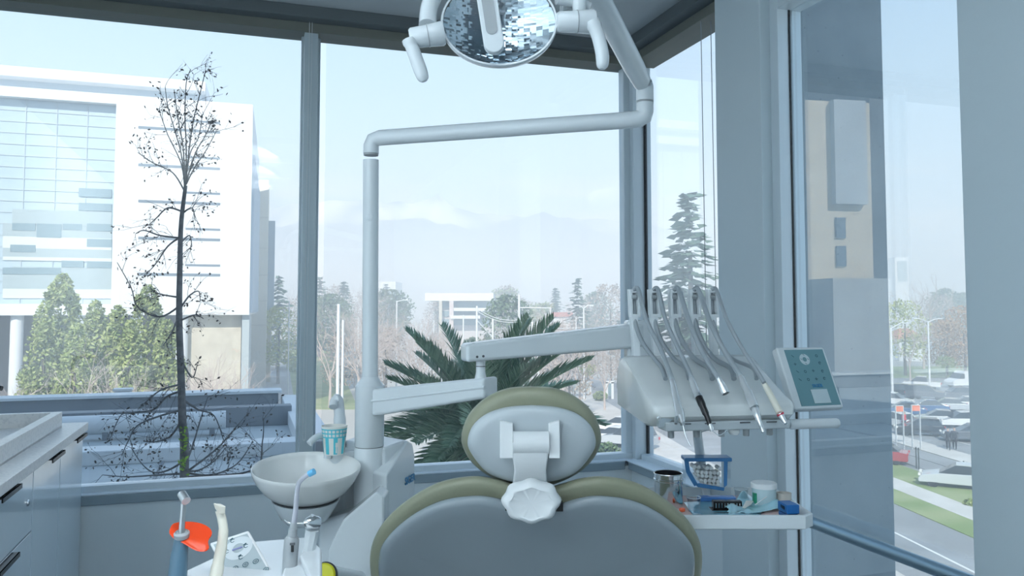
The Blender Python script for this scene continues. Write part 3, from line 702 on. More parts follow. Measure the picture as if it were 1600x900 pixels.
def key(c, k, sz, up, xd, parent, name='key_symbol', m=None):
    mb = MB(); yd = up.cross(xd)
    if k % 4 == 0: mb.prism([c + xd * sz * x + yd * sz * y for x, y in ((-.9, .7), (-.6, .9), (.9, -.5), (.7, -.8))], up * .0003)
    elif k % 4 == 1: disc(mb, c, sz * .55, sz, 16)
    elif k % 4 == 2:
        mb.prism([c + xd * sz * x + yd * sz * y for x, y in ((-1, -.2), (1, -.2), (1, .2), (-1, .2))], up * .0003); mb.prism([c + xd * sz * x + yd * sz * y for x, y in ((-.2, -.9), (.2, -.9), (.2, .9), (-.2, .9))], up * .0003)
    else: disc(mb, c, sz * .4, sz, 12, .6, 5.4); mb.prism([c + xd * sz * x + yd * sz * y for x, y in ((.3, .1), (1, .1), (1, .5), (.3, .5))], up * .0003)
    return mb.build(name, m or INK, parent)
kk = 0
for (a, b_) in ((.27, .155), (.77, .155), (.27, .285), (.79, .275), (.27, .41), (.43, .41), (.60, .40), (.79, .41), (.27, .54), (.44, .54), (.61, .535), (.78, .53)):
    key(CP(a + b_ * .0, b_) + pn * .0017, kk, .0036, pn, U, pan); kk += 1
for a, b_ in ((.50, .135), (.50, .285), (.43, .21), (.57, .21)): key(CP(a, b_) + pn * .0020, 0, .0024, pn, U, pan)
text_mesh('lettering', 'SIGER', .011, MP, CP(.59, .645) + pn * .0016, BLUE, pan, depth=.0003)
# handle below the panel
h0, h1 = P(1233, 663, 1.70), P(1309, 661, 1.73)
MB().tube([P(1218, 655, 1.70), P(1226, 661, 1.70), h0], [.007, .011, .010], 16).build('handle_bracket', CLEARW, dlv)
MB().tube([h0, lerp(h0, h1, .03), lerp(h0, h1, .97), h1], [.0085, .0105, .0105, .009], 20).build('handle', WHITE2, dlv)
# thin tube loop below the console
MB().tube(spline([K(.10, .03, -.03), P(1110, 672, 1.64), P(1124, 680, 1.64), P(1136, 672, 1.64), K(.155, .03, -.03)], 8), .0009, 6).build('loose_tube', CLEARW, dlv)

# ------------------------------------------------------------------ hoses and handpieces
def YH_(py): return lerp(1.83, 1.585, min(1, max(0, (py - 452) / 200)))
def HS(pts): return [P(x, y, YH_(y) if len(q) == 0 else q[0]) for (x, y, *q) in pts]
sock = [(1040, 590), (1077, 590), (1113, 590), (1147, 590), (1182, 590)]
def hoses(i, front, parent, r=.0050):
    ax = ARMX[i]; top = armtop[i]; sx, sy = sock[i]; Yt = 1.84 + .012 * i
    f = [P(x, y, YH_(y)) for x, y in front]
    back = [P(ax + 1, 476, Yt + .006), P(ax + 3, 505, Yt - .005), P(ax + 14, 535, Yt - .03), P(ax + 32, 560, Yt - .07), P(sx - 6, 575, 1.74), P(sx, 592, 1.705)]
    over = [P(ax - 1, 462, Yt + .004), P(ax + 1, 452.5, Yt - .004), P(ax + 8, 454, Yt - .016)]
    pts = list(reversed(back)) + over + f
    MB().tube(spline(pts, 6), r, 12).build('hose', HOSE, parent)
def hp(label, i, front, cat='handpiece', name='handpiece', r=.0050):
    t = thing(name, label, cat, P(front[-1][0], front[-1][1], YH_(front[-1][1])), 'handpieces on the console'); hoses(i, front, t, r); return t
def seg(pts, rs, m, name, parent, n=16):
    return MB().tube([P(x, y, YH_(y) - .004 if len(q) == 0 else q[0]) for (x, y, *q) in pts], rs, n).build(name, m, parent)
t = hp('chrome air-water syringe with thin bent tip hanging on the console, leftmost of the five', 0, [(1010, 500), (1030, 540), (1042, 570), (1052, 598)])
seg([(1050, 594), (1053, 605), (1061, 645)], [.0052, .0062, .0080], CHROME, 'grip', t)
seg([(1061, 640), (1063, 650), (1066, 660)], [.0085, .0098, .0060], CHROME, 'head', t)
seg([(1065, 656), (1067, 664)], [.0050, .0045], STEEL2, 'collar', t)
MB().tube(spline([P(1067, 662, 1.58), P(1071, 680, 1.575), P(1079, 697, 1.57)], 5), .0013, 8).build('tip', CHROME, t)
seg([(1057, 652, 1.575), (1056, 662, 1.565)], [.0035, .003], STEEL2, 'button', t)
t = hp('black contra-angle handpiece with chrome head hanging second on the console', 1, [(1040, 500), (1060, 545), (1074, 575), (1082, 594)])
seg([(1080, 590), (1084, 602), (1090, 618)], [.0052, .0068, .0070], CHROME, 'coupling', t)
seg([(1090, 617), (1093, 622)], [.0075, .0075], STEEL2, 'collar', t)
MB().tube(spline([P(1092, 621, 1.61), P(1100, 640, 1.59), P(1106, 654, 1.58), P(1109, 664, 1.575)], 5), [.0075] * 4 + [.0065] * 4 + [.0052] * 4 + [.0045] * 4, 16).build('body', BLACKP, t)
MB().tube([P(1109, 662, 1.575), P(1111, 668, 1.574), P(1113, 673, 1.573)], [.0042, .0055, .0048], 14).build('head', CHROME, t)
t = hp('open-ended chrome hose connector with no tool hanging third on the console', 2, [(1076, 500), (1095, 545), (1112, 575), (1124, 594)], 'hose connector', 'hose_connector', .0056)
e0, e1 = P(1123, 592, 1.65), P(1134, 615, 1.635)
MB().tube([e0, lerp(e0, e1, .4), lerp(e0, e1, .85), e1], [.0060, .0072, .0086, .0083], 18).build('sleeve', CHROME, t)
dd = (e1 - e0).normalized(); MB().tube([e1, e1 + dd * .0006], .0066, 18).build('opening', BLACKP, t)
t = hp('chrome scaler handpiece with hooked head hanging fourth on the console', 3, [(1108, 500), (1130, 545), (1147, 572), (1160, 592)], r=.0056)
seg([(1158, 588), (1163, 602), (1170, 616)], [.0058, .0070, .0078], CHROME, 'coupling', t)
seg([(1170, 615), (1179, 637)], [.0088, .0090], CHROME, 'body', t)
seg([(1178, 636), (1180, 640)], [.0078, .0078], STEEL2, 'collar', t)
MB().tube(spline([P(1180, 639, 1.585), P(1185, 655, 1.57), P(1190, 667, 1.565), P(1193, 676, 1.562)], 5), [.0072] * 5 + [.0050] * 5 + [.0038] * 4 + [.0042, .003], 14).build('neck', CHROME, t)
t = hp('cream coloured handpiece with a thin red ring hanging fifth on the console', 4, [(1136, 500), (1160, 545), (1180, 575), (1194, 598)], r=.0044)
MB().tube([P(1193, 597, 1.66), P(1200, 610, 1.65), P(1219, 646, 1.60)], [.0050, .0062, .0072], 16).build('body', CREAM, t)
MB().tube([P(1218.5, 645.5, 1.60), P(1219.8, 648, 1.60)], .0074, 16).build('red_ring', mat('red_ring', (.45, .03, .06), .4), t)
MB().tube([P(1219.8, 648, 1.60), P(1225, 657, 1.59), P(1228, 662, 1.585)], [.0068, .0052, .0038], 16).build('nose', CHROME, t)

# ================================================================== outside: ground and streets
def G(px, py): return PZ(px, py, GROUND)
def onplane(px, py, K0, n):
    c = Vector((0, 0, EYE)); d = P(px, py, 1.0) - c; t = n.dot(K0 - c) / n.dot(d); return c + d * t
def gcol(name, a, b_, sc=.15, rough=.9): return mat(name, a, rough, noise=(sc, b_, .4, .62))
PAVE = gcol('pale_paving', (.50, .49, .46), (.42, .41, .38), .05)
ASPH = gcol('asphalt', (.26, .27, .28), (.31, .32, .33), .3)
CONW = gcol('pale_concrete_walk', (.62, .60, .57), (.55, .53, .50), .5)
GRASS = gcol('mown_grass', (.20, .27, .09), (.30, .34, .16), .35)
struct(MB().box((0, 1000, GROUND - .5), (6000, 6000, 1)), 'ground', PAVE)
SD = Vector((sin(radians(-4.5)), cos(radians(-4.5)), 0)); SE = Vector((SD.y, -SD.x, 0))
def strip(name, e0, e1, l0, l1, h, m):
    q = [SE * e0 + SD * l0, SE * e1 + SD * l0, SE * e1 + SD * l1, SE * e0 + SD * l1]
    return struct(MB().prism([p + Z * (GROUND + .0) for p in q], Z * h), name, m)
strip('footpath_near', 14.5, 18.8, -10, 120, .05, CONW)
strip('road_near', 18.8, 25.2, -10, 130, .02, ASPH)
strip('verge_near', 25.2, 27.2, -10, 95, .06, GRASS)
strip('footpath_middle', 27.2, 29.0, -10, 95, .07, CONW)
strip('verge_far', 29.0, 31.8, -10, 95, .06, GRASS)
strip('road_far', 31.8, 36.8, -10, 110, .02, ASPH)
strip('footpath_far', 36.8, 39.3, -10, 110, .06, CONW)
strip('car_park', 39.3, 110, -10, 125, .03, ASPH)
strip('lawn_far', 45, 160, 125, 150, .05, GRASS)
strip('side_street', -2, 14.5, 40, 66, .03, ASPH)
LINE = mat('white_road_paint', (.7, .7, .68), .7)
ln = MB()
ln.prism([SE * a + SD * b_ + Z * (GROUND + .02) for a, b_ in ((21.9, 18), (22.05, 18), (22.05, 60), (21.9, 60))], Z * .012)
struct(ln, 'road_marking', LINE)
for k, (e, l0, l1) in enumerate([(42.2, 45, 100), (47.5, 45, 105), (53, 50, 110)]):
    struct(MB().prism([SE * a + SD * b_ + Z * (GROUND + .03) for a, b_ in ((e, l0), (e + .12, l0), (e + .12, l1), (e, l1))], Z * .01), 'bay_line', LINE)
pth = MB().prism([G(428, 548), G(447, 548), G(462, 640), G(400, 640)], Z * .06); struct(pth, 'garden_path', gcol('grey_path', (.33, .34, .35), (.38, .39, .40), .3))
lw1 = MB().prism([G(447, 548), G(520, 548), G(560, 640), G(462, 640)], Z * .05); struct(lw1, 'garden_lawn', GRASS)

# ------------------------------------------------------------------ leaves, trees
def leaf_mat(name, c1, c2, rough=.6):
    if name in MATS: return MATS[name]
    m = bpy.data.materials.new(name); m.use_nodes = True; nt = m.node_tree; bs = nt.nodes['Principled BSDF']
    g = nt.nodes.new('ShaderNodeNewGeometry'); r = nt.nodes.new('ShaderNodeValToRGB')
    r.color_ramp.elements[0].color = (*c1, 1); r.color_ramp.elements[1].color = (*c2, 1)
    nt.links.new(g.outputs['Random Per Island'], r.inputs[0]); nt.links.new(r.outputs[0], bs.inputs['Base Color'])
    bs.inputs['Roughness'].default_value = rough; bs.inputs['Specular IOR Level'].default_value = .25
    MATS[name] = m; return m
BARK = mat('grey_brown_bark', (.13, .115, .10), .9); BARKP = mat('pale_twig_bark', (.52, .44, .40), .9)
BARKD = mat('dark_wet_bark', (.085, .095, .105), .9, noise=(14, (.14, .15, .16), .4, .6))
LG = leaf_mat('light_green_leaves', (.20, .27, .08), (.38, .42, .18)); LD = leaf_mat('dark_green_leaves', (.07, .12, .06), (.15, .21, .10))
LO = leaf_mat('rust_leaves', (.38, .22, .13), (.50, .36, .22)); LC = leaf_mat('blue_green_needles', (.06, .12, .09), (.14, .21, .15))
LY = leaf_mat('yellow_green_leaves', (.34, .38, .10), (.48, .50, .18)); LB = leaf_mat('brown_dry_leaves', (.30, .24, .19), (.46, .38, .31))
def quads(mb, c, s, rg, asp=1.0):
    a = Vector((rg.gauss(0, 1), rg.gauss(0, 1), rg.gauss(0, 1))).normalized(); b_ = a.orthogonal().normalized(); b_ = Quaternion(a, rg.uniform(0, 6.28)) @ b_; a2 = a.cross(b_)
    mb.add([c + b_ * s * asp, c + a2 * s * .5, c - b_ * s * asp, c - a2 * s * .5], [(0, 1, 2, 3)])
def crown(n, h0, h1, rad, size, rg, lobes=9):
    """clumped foliage between heights h0..h1; rad(t) outer radius"""
    mb = MB(); L = []
    for k in range(lobes):
        t = rg.uniform(.08, .95); a = rg.uniform(0, 6.28); r = rad(t) * rg.uniform(.35, .8); L.append((Vector((cos(a) * r, sin(a) * r, lerp(h0, h1, t))), rad(t) * rg.uniform(.35, .6)))
    for k in range(n):
        if rg.random() < .6:
            c, r = rg.choice(L); d = Vector((rg.gauss(0, 1), rg.gauss(0, 1), rg.gauss(0, 1))).normalized(); p = c + d * r * rg.uniform(.6, 1.05)
        else:
            t = rg.random(); a = rg.uniform(0, 6.28); r = rad(t) * sqrt(rg.uniform(.3, 1)); p = Vector((cos(a) * r, sin(a) * r, lerp(h0, h1, t)))
        quads(mb, p, size * rg.uniform(.6, 1.3), rg)
    return mb
def branches(mb, p, d, L, r, lev, rg, spread=.55, ends=None, droop=0.0, nseg=4):
    pts = [p]; q = p
    for k in range(nseg):
        d = (d + Vector((rg.gauss(0, .12), rg.gauss(0, .12), rg.gauss(0, .10) - droop))).normalized(); q = q + d * L / nseg; pts.append(q)
    mb.tube(pts, [lerp(r, r * .55, k / nseg) for k in range(nseg + 1)], 4, cap=False)
    if lev == 0:
        if ends is not None: ends += pts[1:]
        return
    for k in range(rg.choice((3, 4))):
        i = rg.randint(max(1, nseg // 2), nseg); a = d.orthogonal().normalized(); a = Quaternion(d, rg.uniform(0, 6.28)) @ a
        branches(mb, pts[i], (d + a * spread * rg.uniform(.6, 1.4)).normalized(), L * rg.uniform(.55, .75), r * .5, lev - 1, rg, spread, ends, droop, nseg)
def simple_tree(name, label, cat, kind, h, seed):
    rg = random.Random(seed); t = thing(name, label, cat)
    if kind == 'bare':
        mb = MB(); mb.tube([(0, 0, 0), (.05, 0, h * .2), (0, .06, h * .35)], [.16, .12, .10], 6)
        for k in range(5):
            a = k * 1.26 + rg.random(); branches(mb, Vector((0, .05, h * rg.uniform(.2, .36))), Vector((cos(a) * .45, sin(a) * .45, 1)).normalized(), h * .36, .07, 3, rg, .6)
        mb.build('branches', BARKP, t, flat=True)
    else:
        MB().tube([(0, 0, 0), (.1, 0, h * .3), (0, .1, h * .7)], [.22, .16, .08], 7).build('trunk', BARK, t)
        if kind == 'round': crown(2400, h * .22, h, lambda x: h * .33 * sqrt(max(.02, 1 - (2 * x - .9) ** 2 * .8)), .27, rg, 20).build('crown', LD if seed % 2 else LG, t, flat=True)
        if kind == 'rust': crown(3200, h * .18, h, lambda x: h * .40 * sqrt(max(.02, 1 - (2 * x - .9) ** 2 * .8)), .19, rg, 22).build('crown', LO, t, flat=True)
        if kind == 'yellow': crown(1800, h * .25, h, lambda x: h * .33 * sqrt(max(.02, 1 - (2 * x - .9) ** 2 * .8)), .20, rg, 16).build('crown', LY, t, flat=True)
        if kind == 'dry': crown(1300, h * .2, h, lambda x: h * .36 * sqrt(max(.02, 1 - (2 * x - .9) ** 2 * .8)), .20, rg, 14).build('crown', LB, t, flat=True)
        if kind == 'column': crown(5200, 0.1, h, lambda x: h * .19 * (1 - x) ** .55 + .10, .15, rg, 26).build('crown', LG, t, flat=True)
        if kind == 'conifer':
            mb = MB(); nt_ = int(h * 2.2)
            for k in range(nt_):
                tt = k / nt_; z = lerp(h * .10, h * .985, tt); R_ = h * .27 * (1 - tt) ** .9 + .15; nb = rg.randint(7, 10)
                for j in range(nb):
                    a = rg.uniform(0, 6.28); ll = R_ * rg.uniform(.55, 1.1)
                    for q in range(max(3, int(ll * 4))):
                        f = (q + rg.random()) / max(3, int(ll * 4)); c = Vector((cos(a) * ll * f + rg.gauss(0, .12), sin(a) * ll * f + rg.gauss(0, .12), z - .10 * ll * f + rg.gauss(0, .08)))
                        n_ = Vector((rg.gauss(0, .3), rg.gauss(0, .3), 1)).normalized(); b_ = n_.cross(Vector((cos(a), sin(a), 0))).normalized(); dd_ = Vector((cos(a), sin(a), -.2)); s = rg.uniform(.22, .42)
                        mb.add([c + dd_ * s, c + b_ * s * .5, c - dd_ * s, c - b_ * s * .5 - Z * .1], [(0, 1, 2, 3)])
            mb.build('crown', LC, t, flat=True)
    return t
PROTO = {}
def tree(kind, h, x, y, label, seed=1, z=GROUND, group=None, cat='tree', name=None):
    rg = random.Random(int(x * 31 + y * 17)); key = (kind, seed)
    nm = name or {'bare': 'bare_tree', 'conifer': 'conifer', 'column': 'bushy_tree'}.get(kind, 'leafy_tree')
    if key not in PROTO:
        t = simple_tree(nm, label, cat, kind, 10, seed); PROTO[key] = t; t.location = (x, y, z); t.rotation_euler = (0, 0, rg.uniform(0, 6)); t.scale = (h / 10,) * 3
        if group: t['group'] = group
        return t
    t = dup(PROTO[key], (x, y, z), rg.uniform(0, 6), h / 10, label, group); 
    if not group and 'group' in t: del t['group']
    t['category'] = cat; t.name = nm; return t
def tree_px(kind, px, pytop, Y, label, **k):
    top = P(px, pytop, Y); return tree(kind, top.z - GROUND, top.x, Y, label, **k)

# ------------------------------------------------------------------ the white block on the left
BW = mat('bright_white_cladding', (.74, .77, .79), .6); BG = mat('sky_glass_panels', (.40, .52, .60), .12, spec=.8, noise=(.08, (.50, .60, .66), .35, .65))
BS = mat('blue_grey_wing_and_side_shade', (.38, .46, .54), .6); BD = mat('shaded_entrance_wall', (.17, .17, .18), .7); BB = mat('beige_stone_wall', (.60, .56, .46), .7, noise=(.8, (.52, .48, .39), .4, .6))
K0 = Vector((-26.3, 81, 0)); Nn = Vector((sin(A0), -cos(A0), 0)); W_ = Vector((sin(radians(-16.3)), cos(radians(-16.3)), 0))
def fs(px, py):
    q = onplane(px, py, K0, Nn); return (q - K0).dot(-U), q.z
def fp(s, z, d=0.0): return K0 - U * s + W_ * d + Z * z
def fbox(name, m, s0, s1, z0, z1, d0, d1, parent, bev=0):
    mb = MB(); mb.loft([[fp(s0, z, d0), fp(s1, z, d0), fp(s1, z, d1), fp(s0, z, d1)] for z in (z0, z1)]); return mb.build(name, m, parent, bevel=bev)
wb = thing('white_office_block', 'long white office block with a glass curtain wall on the left beyond the trees', 'building', (K0.x, K0.y, GROUND))
zt = fs(388, 163)[1]; zb = fs(388, 492)[1]; sg = fs(178, 300)[0]; zg1 = fs(178, 162)[1]; zg0 = fs(178, 475)[1]; SL = 88
fbox('upper_volume', BW, 0, sg, zb, zt, 0, 32, wb)
fbox('upper_volume', BW, sg, SL, zg1, zt, 0, 32, wb); fbox('bottom_band', BW, sg, SL, zb, zg0, 0, 32, wb)
gl = fbox('curtain_wall', BG, sg, SL, zg0, zg1, .9, 31, wb)
mb = MB(); zz = zg0; rowh = (zg1 - zg0) / 18
for k in range(19):
    mb.loft([[fp(sg, zg0 + k * rowh + e, .84), fp(SL, zg0 + k * rowh + e, .84), fp(SL, zg0 + k * rowh + e, .92), fp(sg, zg0 + k * rowh + e, .92)] for e in (-.05, .05)])
s = sg
while s < SL:
    mb.loft([[fp(s - .04, z, .82), fp(s + .04, z, .82), fp(s + .04, z, .92), fp(s - .04, z, .92)] for z in (zg0, zg1)]); s += 2.62
mb.build('glazing_grid', mat('pale_mullions', (.42, .50, .55), .5), gl)
TP = mat('dark_tinted_panel', (.20, .29, .33), .2); TM = mat('mid_tinted_panel', (.36, .44, .46), .35); TW = mat('white_blind_panel', (.62, .68, .70), .5)
for m_, rows in ((TM, [(15, 172, 330, 352), (0, 172, 352, 372), (0, 172, 388, 403), (0, 172, 430, 452), (15, 172, 418, 430)]), (TW, [(0, 172, 372, 388), (0, 172, 403, 407), (0, 172, 452, 466)]),
                 (TP, [(120, 172, 294, 306), (120, 172, 317, 328), (15, 52, 348, 359), (54, 93, 349, 370), (95, 125, 349, 358), (133, 172, 349, 360), (133, 172, 373, 385), (12, 52, 382, 393), (93, 128, 407, 417), (133, 172, 408, 418), (0, 52, 418, 428), (52, 92, 418, 428)])):
    for (x0, x1, y0, y1) in rows:
        s0, z1_ = fs(x1, y0); s1, _ = fs(x0, y0); z0_ = fs((x0 + x1) / 2, y1)[1]
        dd_ = {id(TM): .80, id(TW): .79, id(TP): .76}[id(m_)]
        fbox('panel', m_, s0, s1, z0_, z1_, dd_, .9, gl)
SLOT = mat('dark_window', (.16, .21, .26), .4)  # even dark tone for slot windows and small house windows
for y in (207, 264, 319, 375, 430): 
    s0, z = fs(344, y); s1, _ = fs(216, y); fbox('slot_window', SLOT, s0, s1, z - .13, z + .13, -.03, .3, wb)
for y in (192, 248, 303, 359, 415):
    s0, z = fs(344, y); s1, _ = fs(290, y); fbox('slot_window', SLOT, s0, s1, z - .10, z + .10, -.03, .3, wb)
# set-back roof storey and its white eave
q0 = fs(318, 150)[0]
def rs(py0, d): return P(318, py0, 84 + d).z
fbox('roof_storey', mat('pale_grey_glass', (.52, .60, .66), .3), q0 + .5, SL, zt, zt + 1.7, 3.5, 28, wb); fbox('roof_eave', BW, q0, SL, zt + 1.5, zt + 2.5, 2.0, 30, wb, .05)
mb = MB(); mb.loft([[fp(-.02, z, 0.4), fp(-.25, z, .6), fp(-.25, z, 31), fp(-.02, z, 31)] for z in (zb + .2, fs(388, 240)[1])]); mb.build('side_shade_strip', BS, wb)  # the block's bluish side shade is put into this strip's colour
# recessed ground storey
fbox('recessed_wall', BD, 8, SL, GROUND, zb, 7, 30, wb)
fbox('stone_core', BB, .8, fs(290, 550)[0], GROUND, zb, 1.5, 8, wb); fbox('stone_pier', mat('grey_blue_pier', (.40, .46, .48), .6), .0, .7, GROUND, zb, 0.6, 8, wb)
for pxx in (282, 210, 120, 20, -90, -220):
    s0 = fs(pxx, 550)[0]; c = fp(s0, 0, 1.0); MB().lathe((c.x, c.y, GROUND), (0, 0, 1), [(.55, 0), (.55, zb - GROUND)], 20).build('column', BW, wb)
# beige tower wing and its blue-grey neighbour
tw = thing('beige_tower', 'narrow beige stone tower wing showing past the right end of the white block', 'building', (-35.5, 116, GROUND))
def wedge(x0, x1, y0p, y1p, Y, dep, name, m, parent):
    a, b_ = P(x0, y0p, Y), P(x1, y0p, Y); z1_, z0_ = a.z, (P(x0, y1p, Y).z if y1p else GROUND)
    a2 = a + W_ * dep; b2 = b_ + W_ * dep
    mb = MB(); mb.loft([[Vector((p.x, p.y, z)) for p in (a, b_, b2, a2)] for z in (z0_, z1_)]); return mb.build(name, m, parent)
wedge(380, 420, 281, None, 116, 14, 'tower', mat('beige_cladding', (.72, .68, .58), .7), tw)
mb = MB()
for py in (340, 388, 430, 470, 508): a, b_ = P(380, py, 115.95), P(420, py, 115.95); mb.box((a + b_) / 2, ((b_ - a).length, .06, .06))
mb.build('cladding_joints', mat('joint_beige', (.5, .47, .40), .7), tw)  # joints in a darker beige than the cladding
tw2 = thing('blue_grey_wing', 'slim blue-grey building wing right of the beige tower', 'building', (-35, 124, GROUND))
wedge(400, 430, 345, 490, 122, 12, 'wing', BS, tw2); wedge(402, 424, 490, None, 123, 10, 'wing_base', BB, tw2)
# beige block seen only as a reflection in the tall pane
rb = thing('tan_apartment_block', 'tan apartment block mirrored in the tall pane over the concrete column', 'building', (-52, 38, GROUND))
ctr = Vector((-55.5, 33.7, 0)); dr = (ctr - Vector((0, 0, 0))).normalized(); nf = Vector((.45, -.89, 0)).normalized(); sr = Vector((-nf.y, nf.x, 0)); dr = -nf; MR = Matrix((sr, dr, Z)).transposed()
TAN = mat('tan_render', (.84, .72, .55), .7)
MB().box(ctr + Z * 3.2 + sr * 6.8, (5.0, 10, 25.4), MR).build('block', TAN, rb)
DKF = mat('dark_reflection_facade', (.10, .115, .125), .5)
MB().box(ctr + Z * 6 - sr * 5.7, (20, 10, 31), MR).build('added_dark_wing', DKF, rb); MB().box(ctr + Z * 6 + sr * 11.0, (3.4, 10, 31), MR).build('added_dark_wing', DKF, rb)  # unseen wings added so the pane's sides reflect dark, not sky
MB().box(ctr + Z * 12.3 - dr * 5.2 + sr * 6.1, (2.4, .6, 7.2), MR).build('grey_face', mat('pale_grey_render', (.60, .64, .67), .7), rb)
for zc_ in (5.15, 7.1):
    for xo in (6.75,): MB().box(ctr + Z * zc_ - dr * 5.05 + sr * xo, (.7, .2, 1.4), MR).build('window', SLOT, rb)
MB().box(ctr + Z * -3 - dr * 7 + sr * 6.8, (5.4, 3, 13), MR).build('podium', mat('podium_render', (.55, .57, .57), .7), rb)

# ------------------------------------------------------------------ low neighbouring roof below the window
lr = thing('low_roof_building', 'low flat-roofed building with pale parapets directly below the front window', 'building', R(-12, 18, GROUND))
ROOF = gcol('pale_roof_membrane', (.47, .50, .505), (.40, .43, .44), .4, .7); ROOFL = mat('white_metal_coping', (.68, .70, .71), .5)
RD = mat('blue_grey_parapet', (.24, .26, .28), .6); RB = mat('brown_timber_band', (.20, .17, .17), .8)
def lbox(name, m, u0, u1, v0, v1, z0, z1, bev=.02): return MB().rbox(u0, u1, v0, v1, z0, z1).build(name, m, lr, bevel=bev)
lbox('walls', RD, -40, 1.9, 10.2, 26.4, GROUND, -1.75); lbox('roof_deck', ROOF, -40, 2.0, 10, 26.6, -1.75, -1.5)
lbox('far_parapet', RD, -40, 1.0, 25.6, 26.2, -1.5, -1.02); lbox('far_coping', ROOFL, -40, 1.1, 25.5, 26.3, -1.02, -.93)
lbox('near_ledge', ROOFL, -40, 1.8, 17.4, 18.1, -1.5, -1.22); lbox('near_ledge_face', ROOF, -40, 1.75, 14.2, 14.5, -1.5, -1.34)
lbox('low_wall', RB, -14, -6.0, 21.3, 21.6, -1.5, -.95); lbox('low_wall', RD, -5.8, 1.2, 22.0, 22.5, -1.5, -1.0)
lbox('roof_edge', ROOFL, 1.1, 1.8, 17.4, 26.2, -1.5, -1.15)
MB().tube([R(-6.2, 20.8, -1.15), R(-.4, 20.8, -1.15)], .22, 16).build('duct', ROOFL, lr)
for uu in (-.7, -3, -5.5): MB().rbox(uu - .06, uu + .06, 20.65, 20.95, -1.5, -1.25).build('duct_support', RD, lr)
for k in range(16): MB().rbox(-26 + k * 1.75, -25.95 + k * 1.75, 10.1, 17.4, -1.5, -1.47).build('seam', RD, lr)
def rooftop(name, label, px, py, Yv, w, h, d):
    c = P(px, py, Yv); t = thing(name, label, 'vent', Vector((c.x, c.y, c.z)))
    MB().box(c + Z * h / 2, (w, d, h), RM).build('casing', ROOFL, t, bevel=.03); MB().box(c + Z * (h + .04), (w * 1.2, d * 1.1, .08), RM).build('lid', ROOFL, t, bevel=.01)
    MB().box(c + Z * h * .5 - V * d * .51, (w * .7, .02, h * .6), RM).build('grille', RD, t)
rooftop('roof_vent', 'small white vent box on the low roof, left of the bare tree trunk', 192, 627, 25.2, .45, .32, .4)
rooftop('roof_cooler', 'wide white cooler unit on the low roof, right of the bare tree trunk', 398, 627, 25.0, .62, .20, .5)
# green shrubs and trees in front of the white block
GT = [(72, 470, 60, 1), (98, 428, 62, 2), (150, 470, 61, 3), (185, 478, 58, 1), (232, 446, 60, 2), (205, 500, 55, 3), (120, 505, 55, 1), (262, 500, 57, 2)]
glab = ['bushy green tree at the left end of the row before the white block', 'tall pointed green tree in front of the curtain wall', 'green tree in the middle gap of the row before the white block', 'pale green tree near the middle of the row', 'tall dark-topped green tree just left of the bare trunk', 'short green tree low in front of the entrance shade', 'low green tree between the two pointed ones', 'short green tree right behind the bare trunk']
for (px, pt, Y, sd), lb in zip(GT, glab):
    tree_px('column', px, pt, Y, lb, seed=sd)
for px, pt, Y, sd in ((345, 560, 50, 1), (375, 575, 48, 2), (310, 575, 47, 3), (60, 585, 45, 1), (150, 570, 46, 2), (205, 580, 44, 3), (328, 590, 46, 2), (255, 575, 46, 1)):
    tree_px('bare', px, pt, Y, 'small leafless pale shrub standing just beyond the low roof', seed=sd, group='leafless shrubs beyond the low roof', cat='shrub')
def hedge(name, label, pts, h, w, m, n=900):
    rg = random.Random(len(label)); a, b_ = pts; d = (b_ - a); s = Vector((d.y, -d.x, 0)).normalized(); mb = MB()
    for k in range(n):
        q = a + d * rg.random() + s * rg.uniform(-w, w) / 2 + Z * h * rg.random() ** .6; quads(mb, q, .35, rg)
    o = mb.build('foliage', m, None, flat=True); t = thing(name, label, 'hedge', a); o.parent = t; o.location = -t.location
hedge('hedge', 'clipped dark hedge left of the garden path', [G(405, 585), G(412, 545)], 2.2, 2, LD)
hedge('hedge', 'clipped dark hedge across the far end of the garden path', [G(425, 546), G(470, 546)], 2.6, 2, LD)
hedge('hedge', 'pale round hedge right of the garden path', [G(456, 585), G(458, 560)], 1.8, 1.6, LG)
tree_px('conifer', 436, 425, 150, 'dark spreading conifer just right of the blue-grey wing', seed=1)
tree_px('yellow', 436, 480, 120, 'yellow-green tree by the garden path behind the mullion', seed=1)

# ------------------------------------------------------------------ tree belt and distant trees
rg = random.Random(11)
belt = 'trees of the belt behind the city park'
for k in range(60):
    px = rg.uniform(430, 1000) if k < 42 else rg.uniform(1010, 1530)
    Y = rg.uniform(170, 300); pt = rg.uniform(438, 468); pt = max(pt, 462) if 650 < px < 780 else pt; Y = max(Y, 235) if 650 < px < 780 else Y; kind = rg.choice(['round', 'dry', 'dry', 'conifer', 'bare', 'bare', 'bare'])
    tree_px(kind, px, pt + (6 if kind != 'conifer' else -4), Y, {'round': 'hazy round tree in the far belt on the skyline', 'dry': 'hazy brown half-bare tree in the far belt on the skyline', 'conifer': 'hazy pointed conifer in the far belt on the skyline', 'bare': 'hazy leafless tree in the far belt on the skyline'}[kind], seed=rg.randint(1, 3), group={'round': 'round trees on the skyline', 'dry': 'brown trees on the skyline', 'conifer': 'conifers on the skyline', 'bare': 'leafless trees on the skyline'}[kind])
for k in range(58):
    px = rg.uniform(500, 980); Y = rg.uniform(80, 150); pt = rg.uniform(478, 520) - (150 - Y) * .1 + (12 if px > 700 else 0)
    if 665 < px < 790 and pt < 520: pt += 35
    tree_px('bare', px, pt, Y, 'pale leafless tree in the park between the column and the console', seed=rg.randint(1, 4), group='leafless trees in the park')
